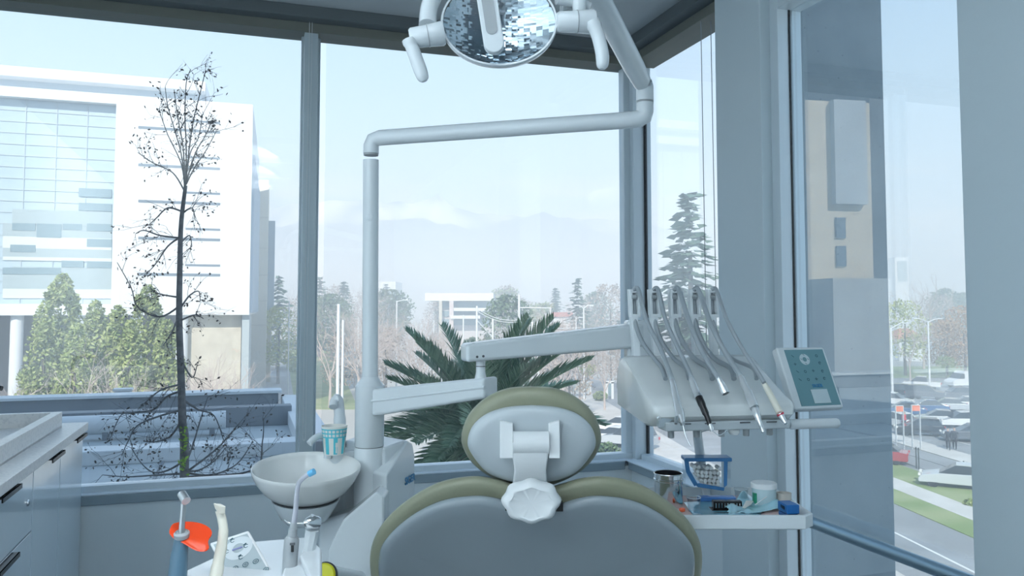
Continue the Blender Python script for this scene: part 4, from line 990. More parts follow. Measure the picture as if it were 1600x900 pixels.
for k in range(16):
    px = rg.uniform(500, 980); Y = rg.uniform(80, 140); pt = rg.uniform(505, 545)
    tree_px('dry', px, pt, Y, 'low brown-leaved tree among the leafless ones in the park', seed=rg.randint(1, 2), group='brown trees in the park')
tree_px('conifer', 902, 429, 170, 'lone pointed conifer rising over the skyline right of centre', seed=2)
tree_px('conifer', 500, 428, 190, 'slim pointed conifer right of the window mullion', seed=3)
tree_px('round', 795, 462, 120, 'broad olive-green tree right of the white pavilion', seed=1)
tree_px('round', 742, 528, 105, 'olive-green tree low in front of the white pavilion', seed=1)
tree_px('conifer', 1075, 285, 78, 'tall blue-green conifer seen through the corner pane', seed=2)
tree_px('conifer', 1060, 372, 84, 'smaller conifer leaning against the tall one in the corner pane', seed=1)
tree_px('yellow', 1412, 470, 135, 'yellow-green tree at the left edge beside the concrete column', seed=1)
tree_px('rust', 1505, 478, 130, 'big rust-brown autumn tree behind the car park', seed=1)
tree_px('rust', 1478, 500, 136, 'smaller rust-brown autumn tree left of the big one', seed=1)
tree_px('bare', 1440, 446, 150, 'tall grey leafless tree behind the orange-roofed house', seed=2)
tree_px('bare', 1462, 455, 158, 'second grey leafless tree behind the orange-roofed house', seed=3)
tree_px('bare', 1420, 500, 125, 'thin leafless tree before the orange-roofed house', seed=4)
tree_px('round', 1478, 452, 230, 'dark grey-green tree on the skyline of the tall pane', seed=1)
tree_px('round', 1508, 458, 240, 'dark grey-green tree on the skyline by the right-hand wall', seed=1)
for px, pt, Y, sd in ((1020, 560, 75, 1), (1050, 530, 95, 2), (1100, 520, 100, 3), (1130, 540, 90, 1)):
    tree_px('bare', px, pt, Y, 'pale leafless tree seen through the corner pane behind the hoses', seed=sd, group='leafless trees in the corner pane')

# near bright shrub on the corner of the street
def shrub(label, px, py, Y, r, m, n=500):
    c = P(px, py, Y); rg = random.Random(int(px)); t = thing('shrub', label, 'shrub', Vector((c.x, c.y, GROUND))); mb = MB()
    for k in range(n):
        d = Vector((rg.gauss(0, 1), rg.gauss(0, 1), rg.gauss(0, 1))).normalized() * r * rg.uniform(.5, 1); d.z *= .7; quads(mb, c + d, .16, rg)
    mb.build('foliage', m, t, flat=True); MB().tube([Vector((c.x, c.y, GROUND)), c], [.08, .04], 6).build('stem', BARK, t)
shrub('bright green shrub above the grey street board', 918, 577, 112, 1.3, LY)
shrub('green shrub at the foot of the grey street board', 938, 619, 98, .9, LG)
shrub('small green shrub on the verge by the right-hand wall', 1516, 787, 46, .35, LG, 200)
shrub('low green shrub at the edge of the lawn beyond the car park', 1478, 566, 128, 1.6, LG)
shrub('dark green shrub below the parked white cars', 950, 706, 50, .8, LD)

# ------------------------------------------------------------------ white pavilion, orange-roofed house
pv_ = thing('white_pavilion', 'low white modern pavilion with projecting flat roofs beyond the park', 'building', (-16, 200, GROUND))
def wpx(name, m, x0, x1, y0, y1, Y, dep, parent=None, bev=0):
    a, b_ = P(x0, y0, Y), P(x1, y1, Y); mb = MB(); mb.box(((a.x + b_.x) / 2, Y + dep / 2, (a.z + b_.z) / 2), (abs(b_.x - a.x), dep, abs(a.z - b_.z))); return mb.build(name, m, parent or pv_, bevel=bev)
wpx('roof', BW, 664, 771, 458, 470, 200, 22); wpx('walls', mat('pavilion_wall', (.55, .52, .52), .7), 688, 768, 470, 640, 203, 16)
for y0, y1 in ((472, 481), (486, 494), (499, 508)): wpx('window_band', TP, 690, 766, y0, y1, 202.6, .6)
wpx('balcony', BW, 708, 768, 481, 486, 200, 4); wpx('balcony', BW, 704, 750, 493, 498, 199, 4); wpx('pier', mat('pavilion_pier', (.60, .52, .50), .7), 702, 708, 470, 600, 199.6, 1); wpx('pier', BB, 686, 690, 470, 600, 199.8, 1)
fw = thing('far_white_block', 'low white building on the horizon between column and mullion', 'building', (-40, 330, GROUND))
wpx('walls', BW, 592, 618, 440, 452, 330, 20, fw); wpx('base', TM, 594, 616, 452, 520, 331, 18, fw)
oh = thing('orange_roofed_house', 'white house with an orange hipped roof behind the car park', 'house', (95, 180, GROUND))
a, b_ = P(1403, 530, 172), P(1452, 530, 172); zr = P(1400, 514, 172).z
mb = MB(); x0, x1 = a.x, b_.x; y0, y1 = 172, 182
mb.add([(x0, y0, a.z), (x1, y0, a.z), (x1, y1, a.z), (x0, y1, a.z), (x0 + 2.2, y0 + 4, zr), (x1 - 2.2, y0 + 4, zr)], [(0, 1, 5, 4), (1, 2, 5), (2, 3, 4, 5), (3, 0, 4), (0, 3, 2, 1)])
mb.build('roof', mat('orange_roof_tiles', (.55, .22, .10), .8), oh); MB().box(((x0 + x1) / 2, y0 + 5.2, (a.z + GROUND) / 2), (x1 - x0 - 1.2, 8.6, a.z - GROUND)).build('walls', BW, oh)
for k in range(3): MB().box((lerp(x0, x1, .25 + .25 * k), y0 + .9, a.z - 1.5), (.9, .1, 1.2)).build('window', SLOT, oh)
oh2 = thing('red_roofed_house', 'tiny red-roofed house far behind the street lamps right of centre', 'house', (20, 210, GROUND))
wpx('walls', BW, 865, 893, 494, 540, 190, 8, oh2); wpx('roof', mat('red_roof', (.50, .20, .16), .8), 863, 895, 488, 495, 189.5, 9, oh2)
ft = thing('hazy_tower_block', 'pale tower block faint in the haze in the tall pane', 'building', (170, 330, GROUND))
wpx('tower', BW, 1398, 1422, 402, 520, 340, 20, ft); wpx('windows', TM, 1402, 1418, 408, 440, 339.8, .4, ft)

# ------------------------------------------------------------------ street furniture
PW = mat('white_painted_pole', (.72, .74, .75), .5)
def pole(name, label, px, pyt, Y, arms, cat='street lamp', r=.10, group=None):
    top = P(px, pyt, Y); t = thing(name, label, cat, Vector((top.x, top.y, GROUND)), group)
    MB().tube([Vector((top.x, top.y, GROUND)), top], [r * 1.3, r], 10).build('pole', PW, t)
    for dx_, dz_ in arms:
        e = top + Vector((dx_, 0, dz_)); MB().tube([top - Z * .1, e], r * .6, 8).build('arm', PW, t); d = Vector((1 if dx_ > 0 else -1, 0, 0))
        MB().box(e + d * .35, (.75, .28, .12)).build('lamp_head', PW, t, bevel=.03)
pole('street_lamp', 'white double-armed street lamp standing in the car park', 1450, 502, 106, [(-1.2, .35), (1.2, .35)])
pole('street_lamp', 'street lamp arm reaching in from behind the concrete column', 1392, 512, 95, [(1.2, .55)])
pole('street_lamp', 'white street lamp with forked top right of centre', 912, 481, 100, [(-.5, .3), (.5, .3)])
pole('street_lamp', 'street lamp with one arm, left of the palm', 620, 470, 110, [(.9, .1)])
pole('street_lamp', 'short street lamp left of the forked one', 900, 497, 120, [(.6, .1)])
pole('street_lamp', 'street lamp whose arm meets the tall mast', 860, 480, 100, [(-3.0, -.05)])
pole('street_mast', 'tall white mast without arms in the middle of the park', 811, 460, 95, [], 'mast', .13)
pole('utility_pole', 'white utility pole left of the wire span by the pavilion', 745, 478, 92, [], 'utility pole', .11)
pole('utility_pole', 'white utility pole right of the slanting stay wire', 770, 499, 92, [], 'utility pole', .11)
pole('utility_pole', 'thin white pole before the pavilion', 724, 492, 100, [], 'utility pole', .09)
pole('utility_pole', 'white pole left of the pair behind the swing arm', 832, 503, 85, [(-.3, 0)], 'utility pole', .11)
pole('utility_pole', 'white pole right of the pair behind the swing arm', 841, 503, 85, [(.3, 0)], 'utility pole', .11)
pole('flag_pole', 'tall pale flag pole left of the water-unit column', 529, 475, 45, [], 'flag pole', .08)
pole('flag_pole', 'thinner pale flag pole beside the tall one', 536, 500, 45, [], 'flag pole', .06)
for k, (px, pt) in enumerate(((560, 495), (650, 505), (678, 500), (452, 470))):
    pole('park_post', ['thin white post in the park behind the column', 'thin white post in the park above the palm tips', 'thin white post in the park beside the pavilion', 'thin white post above the garden path'][k], px, pt, 105, [], 'post', .07)
w_ = thing('overhead_wires', 'sagging white overhead wires strung between the utility poles', 'wires', P(745, 480, 92))
for k, (p, q) in enumerate((((745, 482), (811, 500)), ((745, 486), (811, 503)), ((811, 498), (905, 512)), ((811, 502), (905, 516)), ((745, 500), (770, 528)))):
    a, b_ = P(*p, 92), P(*q, 92); pts = [lerp(a, b_, t / 8) - Z * (.5 * sin(pi * t / 8) if k < 4 else 0) for t in range(9)]; MB().tube(pts, .035, 5).build('wire', PW, w_)
wp = thing('gate_post', 'stout white post with a wide cap beyond the corner post', 'post', P(971, 662, 76))
a = P(973, 578, 76); MB().tube([Vector((a.x, 76, GROUND)), a], .22, 14).build('shaft', PW, wp); MB().tube([a - Z * .3, a + Z * .35], .42, 14).build('cap', PW, wp)
def board(name, label, x0, x1, y0, y1, Y, m, fw_=.12):
    a, b_ = P(x0, y0, Y), P(x1, y1, Y); t = thing(name, label, 'sign board', Vector(((a.x + b_.x) / 2, Y, GROUND)))
    MB().box(((a.x + b_.x) / 2, Y, (a.z + b_.z) / 2), (b_.x - a.x, .12, a.z - b_.z)).build('panel', m, t)
    for xx in (a.x, b_.x): MB().box((xx, Y, (a.z + GROUND) / 2), (fw_, .18, a.z - GROUND)).build('post', PW, t)
    MB().box(((a.x + b_.x) / 2, Y, a.z), (b_.x - a.x + fw_, .18, fw_)).build('top_rail', PW, t)
board('street_board', 'grey street board in a white frame above the chair headrest', 888, 923, 597, 612, 103, mat('grey_board', (.40, .43, .42), .6))
board('street_cabinet', 'small dark panel in a white frame by the street corner', 948, 957, 597, 618, 100, TP, .3)
board('orange_notice', 'orange notice board over the parked cars, left of the pair', 1399, 1411, 634, 643, 64, mat('orange_board', (.75, .22, .12), .6), .03)
board('orange_notice', 'orange notice board over the parked cars, right of the pair', 1424, 1437, 633, 642, 64, mat('orange_board', (.75, .22, .12), .6), .03)
fn = thing('street_fence', 'thin dark wire fence along the far road beyond the verge', 'fence', SE * 32.2 + SD * 42 + Z * GROUND)
FD = mat('dark_fence_metal', (.06, .07, .07), .5)
for k in range(9):
    q = SE * 32.3 + SD * (28 + k * 5.2) + Z * GROUND
    for e in (-.15, .15): MB().tube([q + SD * e, q + SD * e + Z * 1.5], .045, 6).build('post', FD, fn)
mb = MB()
for z in (.15, .8, 1.4): mb.tube([SE * 32.3 + SD * 28 + Z * (GROUND + z), SE * 32.3 + SD * 69.6 + Z * (GROUND + z)], .014, 4)
mb.build('wires', FD, fn)

# ------------------------------------------------------------------ vehicles
TYRE = mat('black_tyre', (.02, .02, .022), .8); CGL = mat('dark_car_glass', (.04, .05, .06), .08, spec=.8); LAMPW = mat('car_lamp_lens', (.7, .7, .68), .2); LAMPR = mat('car_tail_lens', (.5, .03, .03), .3)
SHAPES = {
 'hatch': (3.9, 1.7, [(-1.95, .35), (-1.93, .78), (-1.75, .92), (.95, .90), (1.80, .72), (1.95, .55), (1.93, .28), (-1.90, .28)], [(-1.72, .90), (-1.50, 1.42), (-.2, 1.47), (.25, 1.42), (1.0, .90)]),
 'saloon': (4.4, 1.75, [(-2.2, .38), (-2.18, .85), (-1.5, .95), (1.0, .90), (2.0, .72), (2.2, .5), (2.18, .28), (-2.15, .28)], [(-1.65, .93), (-1.0, 1.40), (.1, 1.42), (1.05, .90)]),
 'suv': (4.5, 1.85, [(-2.2, .45), (-2.18, 1.0), (-1.9, 1.08), (1.1, 1.05), (2.05, .92), (2.22, .7), (2.2, .38), (-2.15, .38)], [(-2.0, 1.05), (-1.75, 1.65), (.2, 1.70), (.5, 1.62), (1.15, 1.05)]),
 'pickup': (4.9, 1.85, [(-2.4, .50), (-2.4, 1.05), (-.5, 1.05), (1.2, 1.05), (2.2, .95), (2.42, .7), (2.4, .4), (-2.3, .4)], [(-.75, 1.05), (-.65, 1.68), (.55, 1.72), (1.3, 1.05)]),
 'van': (5.6, 2.0, [(-2.7, .45), (-2.75, 2.0), (-2.6, 2.3), (.9, 2.35), (1.9, 1.35), (2.65, 1.1), (2.8, .8), (2.75, .4), (-2.65, .4)], [(1.0, 1.35), (1.0, 2.02), (1.22, 2.05), (1.92, 1.33)]),
}
def car(kind, colm, x, y, ang, label):
    L, Wd, body, cab = SHAPES[kind]; nm = 'van' if kind == 'van' else 'pickup_truck' if kind == 'pickup' else 'car'
    t = thing(nm, label, 'van' if kind == 'van' else 'pickup' if kind == 'pickup' else 'car')
    m = mat('car_paint_' + '_'.join('%02d' % int(c * 99) for c in colm), colm, .25, coat=.8)
    MB().prism([Vector((a, -Wd / 2, b_)) for a, b_ in body], (0, Wd, 0)).build('body', m, t, bevel=.07, seg=2)
    i = .16
    if kind == 'van': 
        MB().prism([Vector((a + .02, -Wd / 2 - .01, b_)) for a, b_ in cab], (0, Wd + .02, 0)).build('side_glass', CGL, t)
    else:
        n = len(cab); c0 = [Vector((a, (-Wd / 2 + .08 + i * (b_ > 1.2)), b_)) for a, b_ in cab]; c1 = [Vector((a, (Wd / 2 - .08 - i * (b_ > 1.2)), b_)) for a, b_ in cab]
        MB().loft([c0, c1]).build('window_glass', CGL, t, bevel=.02, seg=1)
        tp = [(a, b_) for a, b_ in cab if b_ > 1.2]; xs = [a for a, _ in tp]; zt_ = max(b_ for _, b_ in tp)
        mb = MB(); mb.loft([[Vector((min(xs) - .02, s * (Wd / 2 - .22), min(tp[0][1], zt_) - .01)), Vector((sum(xs) / len(xs), s * (Wd / 2 - .22), zt_ + .005)), Vector((max(xs), s * (Wd / 2 - .22), tp[-1][1])), Vector((max(xs), s * (Wd / 2 - .22), tp[-1][1] + .04)), Vector((sum(xs) / len(xs), s * (Wd / 2 - .22), zt_ + .05)), Vector((min(xs) - .02, s * (Wd / 2 - .22), tp[0][1] + .04))] for s in (-1, 1)]); mb.build('roof', m, t)
    for sx in (-1, 1):
        for sy in (-1, 1): MB().lathe((sx * L * .31, sy * (Wd / 2 - .02), .32), (0, sy, 0), [(.32, -.2), (.32, 0), (.20, .01), (.0, .01)], 16).build('wheel', TYRE, t)
    zl = .72 if kind != 'van' else .85
    for sy in (-1, 1):
        MB().box((L / 2 - .08, sy * (Wd / 2 - .28), zl), (.14, .34, .14)).build('headlamp', LAMPW, t); MB().box((-L / 2 + .04, sy * (Wd / 2 - .18), zl + .08), (.08, .2, .2)).build('tail_lamp', LAMPR, t)
    t.location = (x, y, GROUND + .03); t.rotation_euler = (0, 0, ang); return t
Wc, Sv, Bk, Dg, Bl, Rd = (.75, .76, .77), (.50, .53, .55), (.03, .035, .04), (.10, .11, .13), (.07, .14, .28), (.35, .04, .05)
def carpx(kind, c, px, pyb, deg, label):
    q = G(px, pyb); return car(kind, c, q.x, q.y, radians(deg), label)
carpx('pickup', Wc, 1440, 608, 150, 'white pickup parked in the back row beside the lamp pole')
carpx('van', Wc, 1510, 606, 190, 'large white van parked furthest back against the right-hand wall')
carpx('suv', Bk, 1415, 622, -25, 'black suv in the second row at the column side')
carpx('suv', Dg, 1446, 624, -30, 'dark grey suv next to the black one in the second row')
carpx('hatch', Dg, 1494, 624, 175, 'dark hatchback alone on the driving lane behind the car rows')
carpx('hatch', Wc, 1398, 634, -40, 'white hatchback half hidden by the concrete column, second row')
carpx('saloon', Bl, 1410, 650, 160, 'blue saloon under the left orange notice')
carpx('saloon', Bl, 1446, 646, 165, 'blue saloon between the orange notice and the silver cars')
carpx('saloon', Sv, 1478, 643, 160, 'silver saloon in the crowded middle row')
carpx('saloon', Wc, 1508, 640, 165, 'white saloon in the middle row by the right-hand wall')
carpx('hatch', Wc, 1400, 668, 100, 'white hatchback beside the person in red')
carpx('hatch', Bk, 1436, 680, 165, 'black hatchback parked at the front of the car park')
carpx('saloon', Sv, 1466, 664, 160, 'silver saloon behind the black hatchback')
carpx('hatch', Wc, 1502, 668, 170, 'white hatchback with its front to the two walkers')
carpx('saloon', Dg, 1516, 690, 165, 'dark saloon cut off by the right-hand wall')
carpx('saloon', Sv, 1498, 762, 150, 'silver car on the far road behind the wire fence')
carpx('saloon', Rd, 1368, 722, 150, 'dark red car just past the concrete column')
carpx('saloon', Wc, 968, 676, 150, 'white saloon beyond the headrest, upper of the parked pair')
carpx('saloon', Wc, 958, 694, 150, 'white saloon beyond the headrest, lower of the parked pair')
carpx('suv', Sv, 984, 700, 150, 'silver suv partly hidden by the corner post')
carpx('van', Wc, 560, 590, 170, 'white van among the park trees behind the column')

# ------------------------------------------------------------------ people in the car park
def person(label, px, pyb, heading, shirt, trousers, stride):
    q = G(px, pyb); t = thing('person', label, 'person', (q.x, q.y, GROUND + .06))
    J = {'pel': (0, 0, .95), 'ch': (0, .03, 1.25), 'nk': (0, .04, 1.46), 'hd': (0, .06, 1.60), 'tp': (0, .05, 1.72), 'ls': (-.18, .03, 1.42), 'le': (-.23, -.06 * stride, 1.14), 'lh': (-.22, .10 * stride, .90),
         'rs': (.18, .03, 1.42), 're': (.23, .06 * stride, 1.14), 'rh': (.22, .22 * stride, .92), 'lk': (-.10, .16 * stride, .50), 'la': (-.10, .22 * stride, .09), 'lt': (-.10, .38 * stride, .04), 'rk': (.10, .02, .50), 'ra': (.10, -.26 * stride, .12), 'rt': (.10, -.12 * stride, .04), 'lp': (-.09, 0, .90), 'rp': (.09, 0, .90)}
    rad = {'pel': .15, 'ch': .17, 'nk': .06, 'hd': .105, 'tp': .07, 'ls': .07, 'le': .05, 'lh': .04, 'rs': .07, 're': .05, 'rh': .04, 'lk': .075, 'la': .05, 'lt': .04, 'rk': .075, 'ra': .05, 'rt': .04, 'lp': .10, 'rp': .10}
    E = [('pel', 'ch'), ('ch', 'nk'), ('nk', 'hd'), ('hd', 'tp'), ('ch', 'ls'), ('ls', 'le'), ('le', 'lh'), ('ch', 'rs'), ('rs', 're'), ('re', 'rh'), ('pel', 'lp'), ('lp', 'lk'), ('lk', 'la'), ('la', 'lt'), ('pel', 'rp'), ('rp', 'rk'), ('rk', 'ra'), ('ra', 'rt')]
    ks = list(J); me = bpy.data.meshes.new('body'); me.from_pydata([J[k] for k in ks], [(ks.index(a), ks.index(b_)) for a, b_ in E], [])
    o = bpy.data.objects.new('body', me); COL.objects.link(o); o.parent = t; o.modifiers.new('skin', 'SKIN'); o.modifiers.new('sub', 'SUBSURF').levels = 1
    for i, k in enumerate(ks):
        o.data.skin_vertices[0].data[i].radius = (rad[k], rad[k] * .8 if k in ('ch', 'pel') else rad[k]); o.data.skin_vertices[0].data[i].use_root = (k == 'pel')
    m = bpy.data.materials.new('clothed_body'); m.use_nodes = True; nt = m.node_tree; tc = nt.nodes.new('ShaderNodeTexCoord'); sp = nt.nodes.new('ShaderNodeSeparateXYZ'); r = nt.nodes.new('ShaderNodeValToRGB'); mp = nt.nodes.new('ShaderNodeMath'); mp.operation = 'DIVIDE'; mp.inputs[1].default_value = 1.8
    nt.links.new(tc.outputs['Object'], sp.inputs[0]); nt.links.new(sp.outputs['Z'], mp.inputs[0]); nt.links.new(mp.outputs[0], r.inputs[0]); nt.links.new(r.outputs[0], nt.nodes['Principled BSDF'].inputs['Base Color'])
    cr_ = r.color_ramp; cr_.interpolation = 'CONSTANT'; cr_.elements[0].position = 0; cr_.elements[0].color = (.03, .03, .03, 1); cr_.elements[1].position = .06; cr_.elements[1].color = (*trousers, 1)
    for p_, c_ in ((.53, shirt), (.80, (.5, .33, .25)), (.92, (.03, .02, .02))): e = cr_.elements.new(p_); e.color = (*c_, 1)
    me.materials.append(m); t.rotation_euler = (0, 0, radians(heading)); return t
person('person in a red top walking between the white and black hatchbacks', 1413, 674, 200, (.65, .05, .07), (.05, .06, .08), .8)
person('person in dark clothes walking on the far pavement, left of the two', 1482, 704, 150, (.02, .02, .03), (.03, .03, .04), 1)
person('person in dark clothes walking on the far pavement, right of the two', 1492, 703, 150, (.03, .03, .04), (.02, .02, .03), .8)

# ------------------------------------------------------------------ mountains under the clouds, haze over the city
def ridge(name, pts, Y, m, seed, dep):
    rg = random.Random(seed); mb = MB(); xs = []; prof = []
    for k in range(141):
        px = lerp(-600, 2300, k / 140)
        for (a, ya), (b_, yb) in zip(pts, pts[1:]):
            if a <= px <= b_: y = lerp(ya, yb, (px - a) / (b_ - a))
        prof.append(P(px, y + rg.uniform(-4, 4), Y))
    rows = []
    for j in range(9):
        f = j / 8; rows.append([Vector((p.x * (1 - .02 * j), p.y - dep * f + rg.uniform(-30, 30), lerp(p.z, GROUND, f ** .8) + rg.uniform(-14, 14) * (0 < j < 8))) for p in prof])
    back = [Vector((p.x, p.y + dep, GROUND)) for p in prof]
    mb.loft([back] + rows, cap=False, closed=False); return struct(mb, name, m)
ROCK = mat('mountain_rock_and_snow', (.22, .27, .33), .9, noise=(.004, (.55, .58, .62), .45, .65)); ROCK2 = mat('dark_foothills', (.15, .19, .22), .9)
ridge('mountain_snowy', [(-600, 400), (0, 375), (380, 338), (450, 320), (560, 312), (640, 318), (680, 305), (720, 328), (780, 340), (900, 338), (1000, 352), (1150, 365), (1400, 375), (1600, 370), (2300, 400)], 4200, ROCK, 5, 900)
ridge('mountain_foothills', [(-600, 420), (300, 400), (420, 352), (480, 348), (560, 352), (640, 338), (720, 358), (800, 345), (860, 332), (910, 350), (1000, 385), (1100, 400), (1380, 412), (1500, 402), (1620, 395), (2300, 420)], 3200, ROCK2, 6, 700)
hz = bpy.data.materials.new('city_haze'); hz.use_nodes = True; nt = hz.node_tree; nt.nodes.clear()
vs = nt.nodes.new('ShaderNodeVolumeScatter'); vs.inputs['Color'].default_value = (.84, .92, 1, 1); vs.inputs['Density'].default_value = HAZE; vs.inputs['Anisotropy'].default_value = 0
mo = nt.nodes.new('ShaderNodeOutputMaterial'); nt.links.new(vs.outputs[0], mo.inputs['Volume'])
hb = MB().box((0, 10 + 700, (GROUND + 60) / 2 - .5), (1700, 1400, 60 - GROUND)).build('haze', hz); tag(hb, 'thin pale haze lying over the city', 'haze', kind='stuff')

# ------------------------------------------------------------------ the bare tree close to the window
bt = thing('bare_street_tree', 'dark slender bare tree with a few dry leaves just outside the left window', 'tree', P(287, 745, 9.0))
bt.location.z = GROUND
YT = 9.0; rgt = random.Random(23); ends = []
def TP_(px, py, d=0.0): return P(px, py, YT + d)
low = TP_(288, 745); mb = MB()
tk = spline([Vector((low.x, YT, GROUND)), Vector((low.x, YT, -4)), TP_(288, 745), TP_(285, 660), TP_(283, 590), TP_(280, 500), TP_(281, 420), TP_(283, 350), TP_(290, 290)], 5)
n_ = len(tk); mb.tube(tk, [.07 if k < 10 else lerp(.050, .020, (k - 10) / (n_ - 11)) for k in range(n_)], 10); mb.build('trunk', BARKD, bt)
mb = MB()
def limb(pts, r0, r1, tw=6, tl=.35, lev=1, droop=0.0, dd=0.0):
    q = spline([TP_(x, y, dd * i / max(1, len(pts) - 1)) for i, (x, y) in enumerate(pts)], 5); n_ = len(q)
    mb.tube(q, [lerp(r0, r1, k / (n_ - 1)) for k in range(n_)], 5, cap=False)
    for k in range(tw):
        i = rgt.randint(2, n_ - 1); t_ = (q[i] - q[i - 1]).normalized(); a = Quaternion(t_, rgt.uniform(0, 6.28)) @ t_.orthogonal().normalized()
        branches(mb, q[i], (t_ * .7 + a * .8).normalized(), tl * rgt.uniform(.5, 1.2), r1 * .8, lev, rgt, .7, ends, droop, 3)
    ends.extend(q[n_ // 3:])
up = [[(290, 292), (283, 240), (272, 200), (262, 165), (258, 135)], [(290, 292), (286, 230), (278, 185), (272, 140)], [(290, 290), (291, 230), (289, 180), (291, 130), (298, 108)], [(290, 290), (296, 230), (303, 185), (314, 140), (320, 115)],
      [(291, 288), (304, 262), (322, 235), (338, 205)], [(291, 285), (305, 240), (322, 210), (330, 190)], [(289, 295), (283, 255), (262, 210), (248, 170)], [(287, 296), (270, 270), (240, 255), (215, 238)], [(290, 285), (297, 240), (310, 215), (316, 180)]]
for i, u_ in enumerate(up): limb(u_, .009, .004, 9, .26, 1, 0, rgt.uniform(-.4, .4))
for u_ in ([(283, 335), (300, 325), (305, 345)], [(283, 330), (262, 325), (245, 340), (232, 352)], [(282, 370), (262, 385), (245, 410), (232, 425)], [(282, 372), (250, 368), (225, 360), (212, 365)], [(282, 380), (296, 368), (300, 385)],
           [(282, 465), (262, 462), (245, 458), (235, 450)], [(281, 478), (250, 495), (215, 480), (205, 450), (183, 410)], [(283, 480), (296, 462), (310, 455), (313, 470)], [(281, 490), (268, 520), (255, 540)], [(284, 500), (305, 492), (318, 498)], [(282, 560), (300, 590), (308, 570)]): limb(u_, .012, .004, 7, .26, 1, .06, rgt.uniform(-.3, .3))
for u_ in ([(286, 610), (260, 620), (240, 640), (205, 645), (188, 650), (170, 690)], [(287, 640), (250, 650), (215, 665), (200, 690), (190, 712)], [(287, 625), (310, 640), (335, 650), (350, 690)], [(288, 720), (262, 735), (240, 738), (222, 725), (205, 700)], [(288, 728), (300, 700), (315, 650), (325, 620)],
           [(288, 735), (310, 735), (335, 720), (352, 700)], [(288, 738), (330, 742), (370, 725), (395, 690)], [(288, 740), (250, 742), (200, 745), (160, 742)], [(287, 650), (268, 680), (245, 690), (225, 690)], [(288, 740), (340, 700), (375, 660)], [(288, 745), (395, 735), (410, 690), (412, 655)], [(287, 600), (250, 610), (215, 640)]):
    limb(u_, .014, .004, 10, .30, 1, .02, rgt.uniform(-.6, .5))
mb.build('branches', BARKD, bt, flat=True)
lf = MB()
for p in rgt.sample(ends, min(len(ends), 1700)):
    q = p + Vector((rgt.gauss(0, .02), rgt.gauss(0, .02), rgt.gauss(0, .02) - .01)); quads(lf, q, rgt.uniform(.013, .028), rgt, .9)
lf.build('dry_leaves', leaf_mat('dark_dry_leaves', (.03, .035, .04), (.10, .08, .07)), bt, flat=True)
gf = MB()
for k in range(40): quads(gf, TP_(287 + rgt.gauss(0, 3), rgt.uniform(668, 742), -.06), .03, rgt)
gf.build('green_shoots', leaf_mat('fresh_green_shoots', (.15, .35, .03), (.30, .50, .06)), bt, flat=True)

# ------------------------------------------------------------------ the palm
pc = P(752, 672, 13.0); palm = thing('palm_tree', 'large green date palm with arching fronds right behind the headrest', 'palm tree', Vector((pc.x, pc.y, GROUND)))
tm = MB(); hz_ = pc.z - GROUND
for k in range(40):
    z = GROUND + hz_ * k / 40; tm.lathe((pc.x, pc.y, z), (0, 0, 1), [(.34, 0), (.42, hz_ / 60), (.32, hz_ / 40)], 14)
tm.build('trunk', BARK, palm)
PL = leaf_mat('palm_green', (.12, .21, .13), (.28, .38, .25), .4)
def frond_mesh(L, bend, rg):
    mb = MB(); pts = []; n = 16
    for k in range(n + 1):
        t_ = k / n; pts.append(Vector((L * t_ * (1 - .12 * t_ * bend), 0, -bend * L * .42 * t_ ** 2.0)))
    mb.tube(pts, [lerp(.028, .005, k / n) for k in range(n + 1)], 5)
    m_ = 58
    for k in range(4, m_):
        t_ = k / m_; i = min(n - 1, int(t_ * n)); p = lerp(pts[i], pts[i + 1], t_ * n - i); tg = (pts[i + 1] - pts[i]).normalized(); nrm = Vector((-tg.z, 0, tg.x))
        ll = L * .21 * sin(pi * min(1, .18 + t_ * .80)) ** .7 + .05
        for s in (-1, 1):
            d = (tg * .75 + Vector((0, s, 0)) * .62 + nrm * .42 + Vector((rg.gauss(0, .06), rg.gauss(0, .06), rg.gauss(0, .06)))).normalized(); w = tg.cross(d).cross(d).normalized() * .016
            mid = p + d * ll * .5; mb.add([p - w * .6, p + w * .6, mid + w, p + d * ll - Z * ll * .12, mid - w], [(0, 1, 2, 3, 4)])
    return mb
protos = []
rgp = random.Random(9)
for L, bend in ((2.0, .40), (1.95, .75), (1.85, 1.15)):
    o = frond_mesh(L, bend, rgp).build('frond', PL, palm, flat=True); o.location = pc - palm.location; o.rotation_mode = 'XYZ'; protos.append(o)
for k in range(66):
    el = [radians(62), radians(44), radians(26), radians(8), radians(-18)][k % 5] + rgp.uniform(-.15, .15); az = k * 2.399963 + rgp.uniform(-.1, .1)
    src = protos[min(2, (k % 5) // 2)]
    o = src.copy()
    COL.objects.link(o); o.parent = palm; o.location = pc - palm.location; o.rotation_euler = (rgp.uniform(-.5, .5), -el, az); o.scale = (rgp.uniform(.85, 1.12),) * 3
for i, o in enumerate(protos): o.rotation_euler = (0, -radians(30), 2.0 * i + .5)

# ================================================================== instrument tray at the right
TZ = 1.092
tray = thing('instrument_tray', 'white rimmed tray on a curved arm right of the chair, holding jars and pouches', 'tray', (.42, 1.68, TZ))
def rr_outline(x0, x1, y0, y1, c):
    return [(x0 + c, y0), (x1 - c, y0), (x1, y0 + c), (x1, y1 - c), (x1 - c, y1), (x0 + c, y1), (x0, y1 - c), (x0, y0 + c)]
TX0, TX1, TY0, TY1 = .285, .582, 1.565, 1.815
def ring_at(e, z, c=.022): return [Vector((x, y, z)) for x, y in rr_outline(TX0 + e, TX1 - e, TY0 + e, TY1 - e, max(.004, c - e * .4))]
mb = MB(); mb.loft([ring_at(.012, TZ - .014), ring_at(0, TZ - .010), ring_at(0, TZ + .014), ring_at(.005, TZ + .016), ring_at(.014, TZ + .004), ring_at(.016, TZ)])
mb.build('plate', WHITE2, tray, bevel=.0012, seg=2)
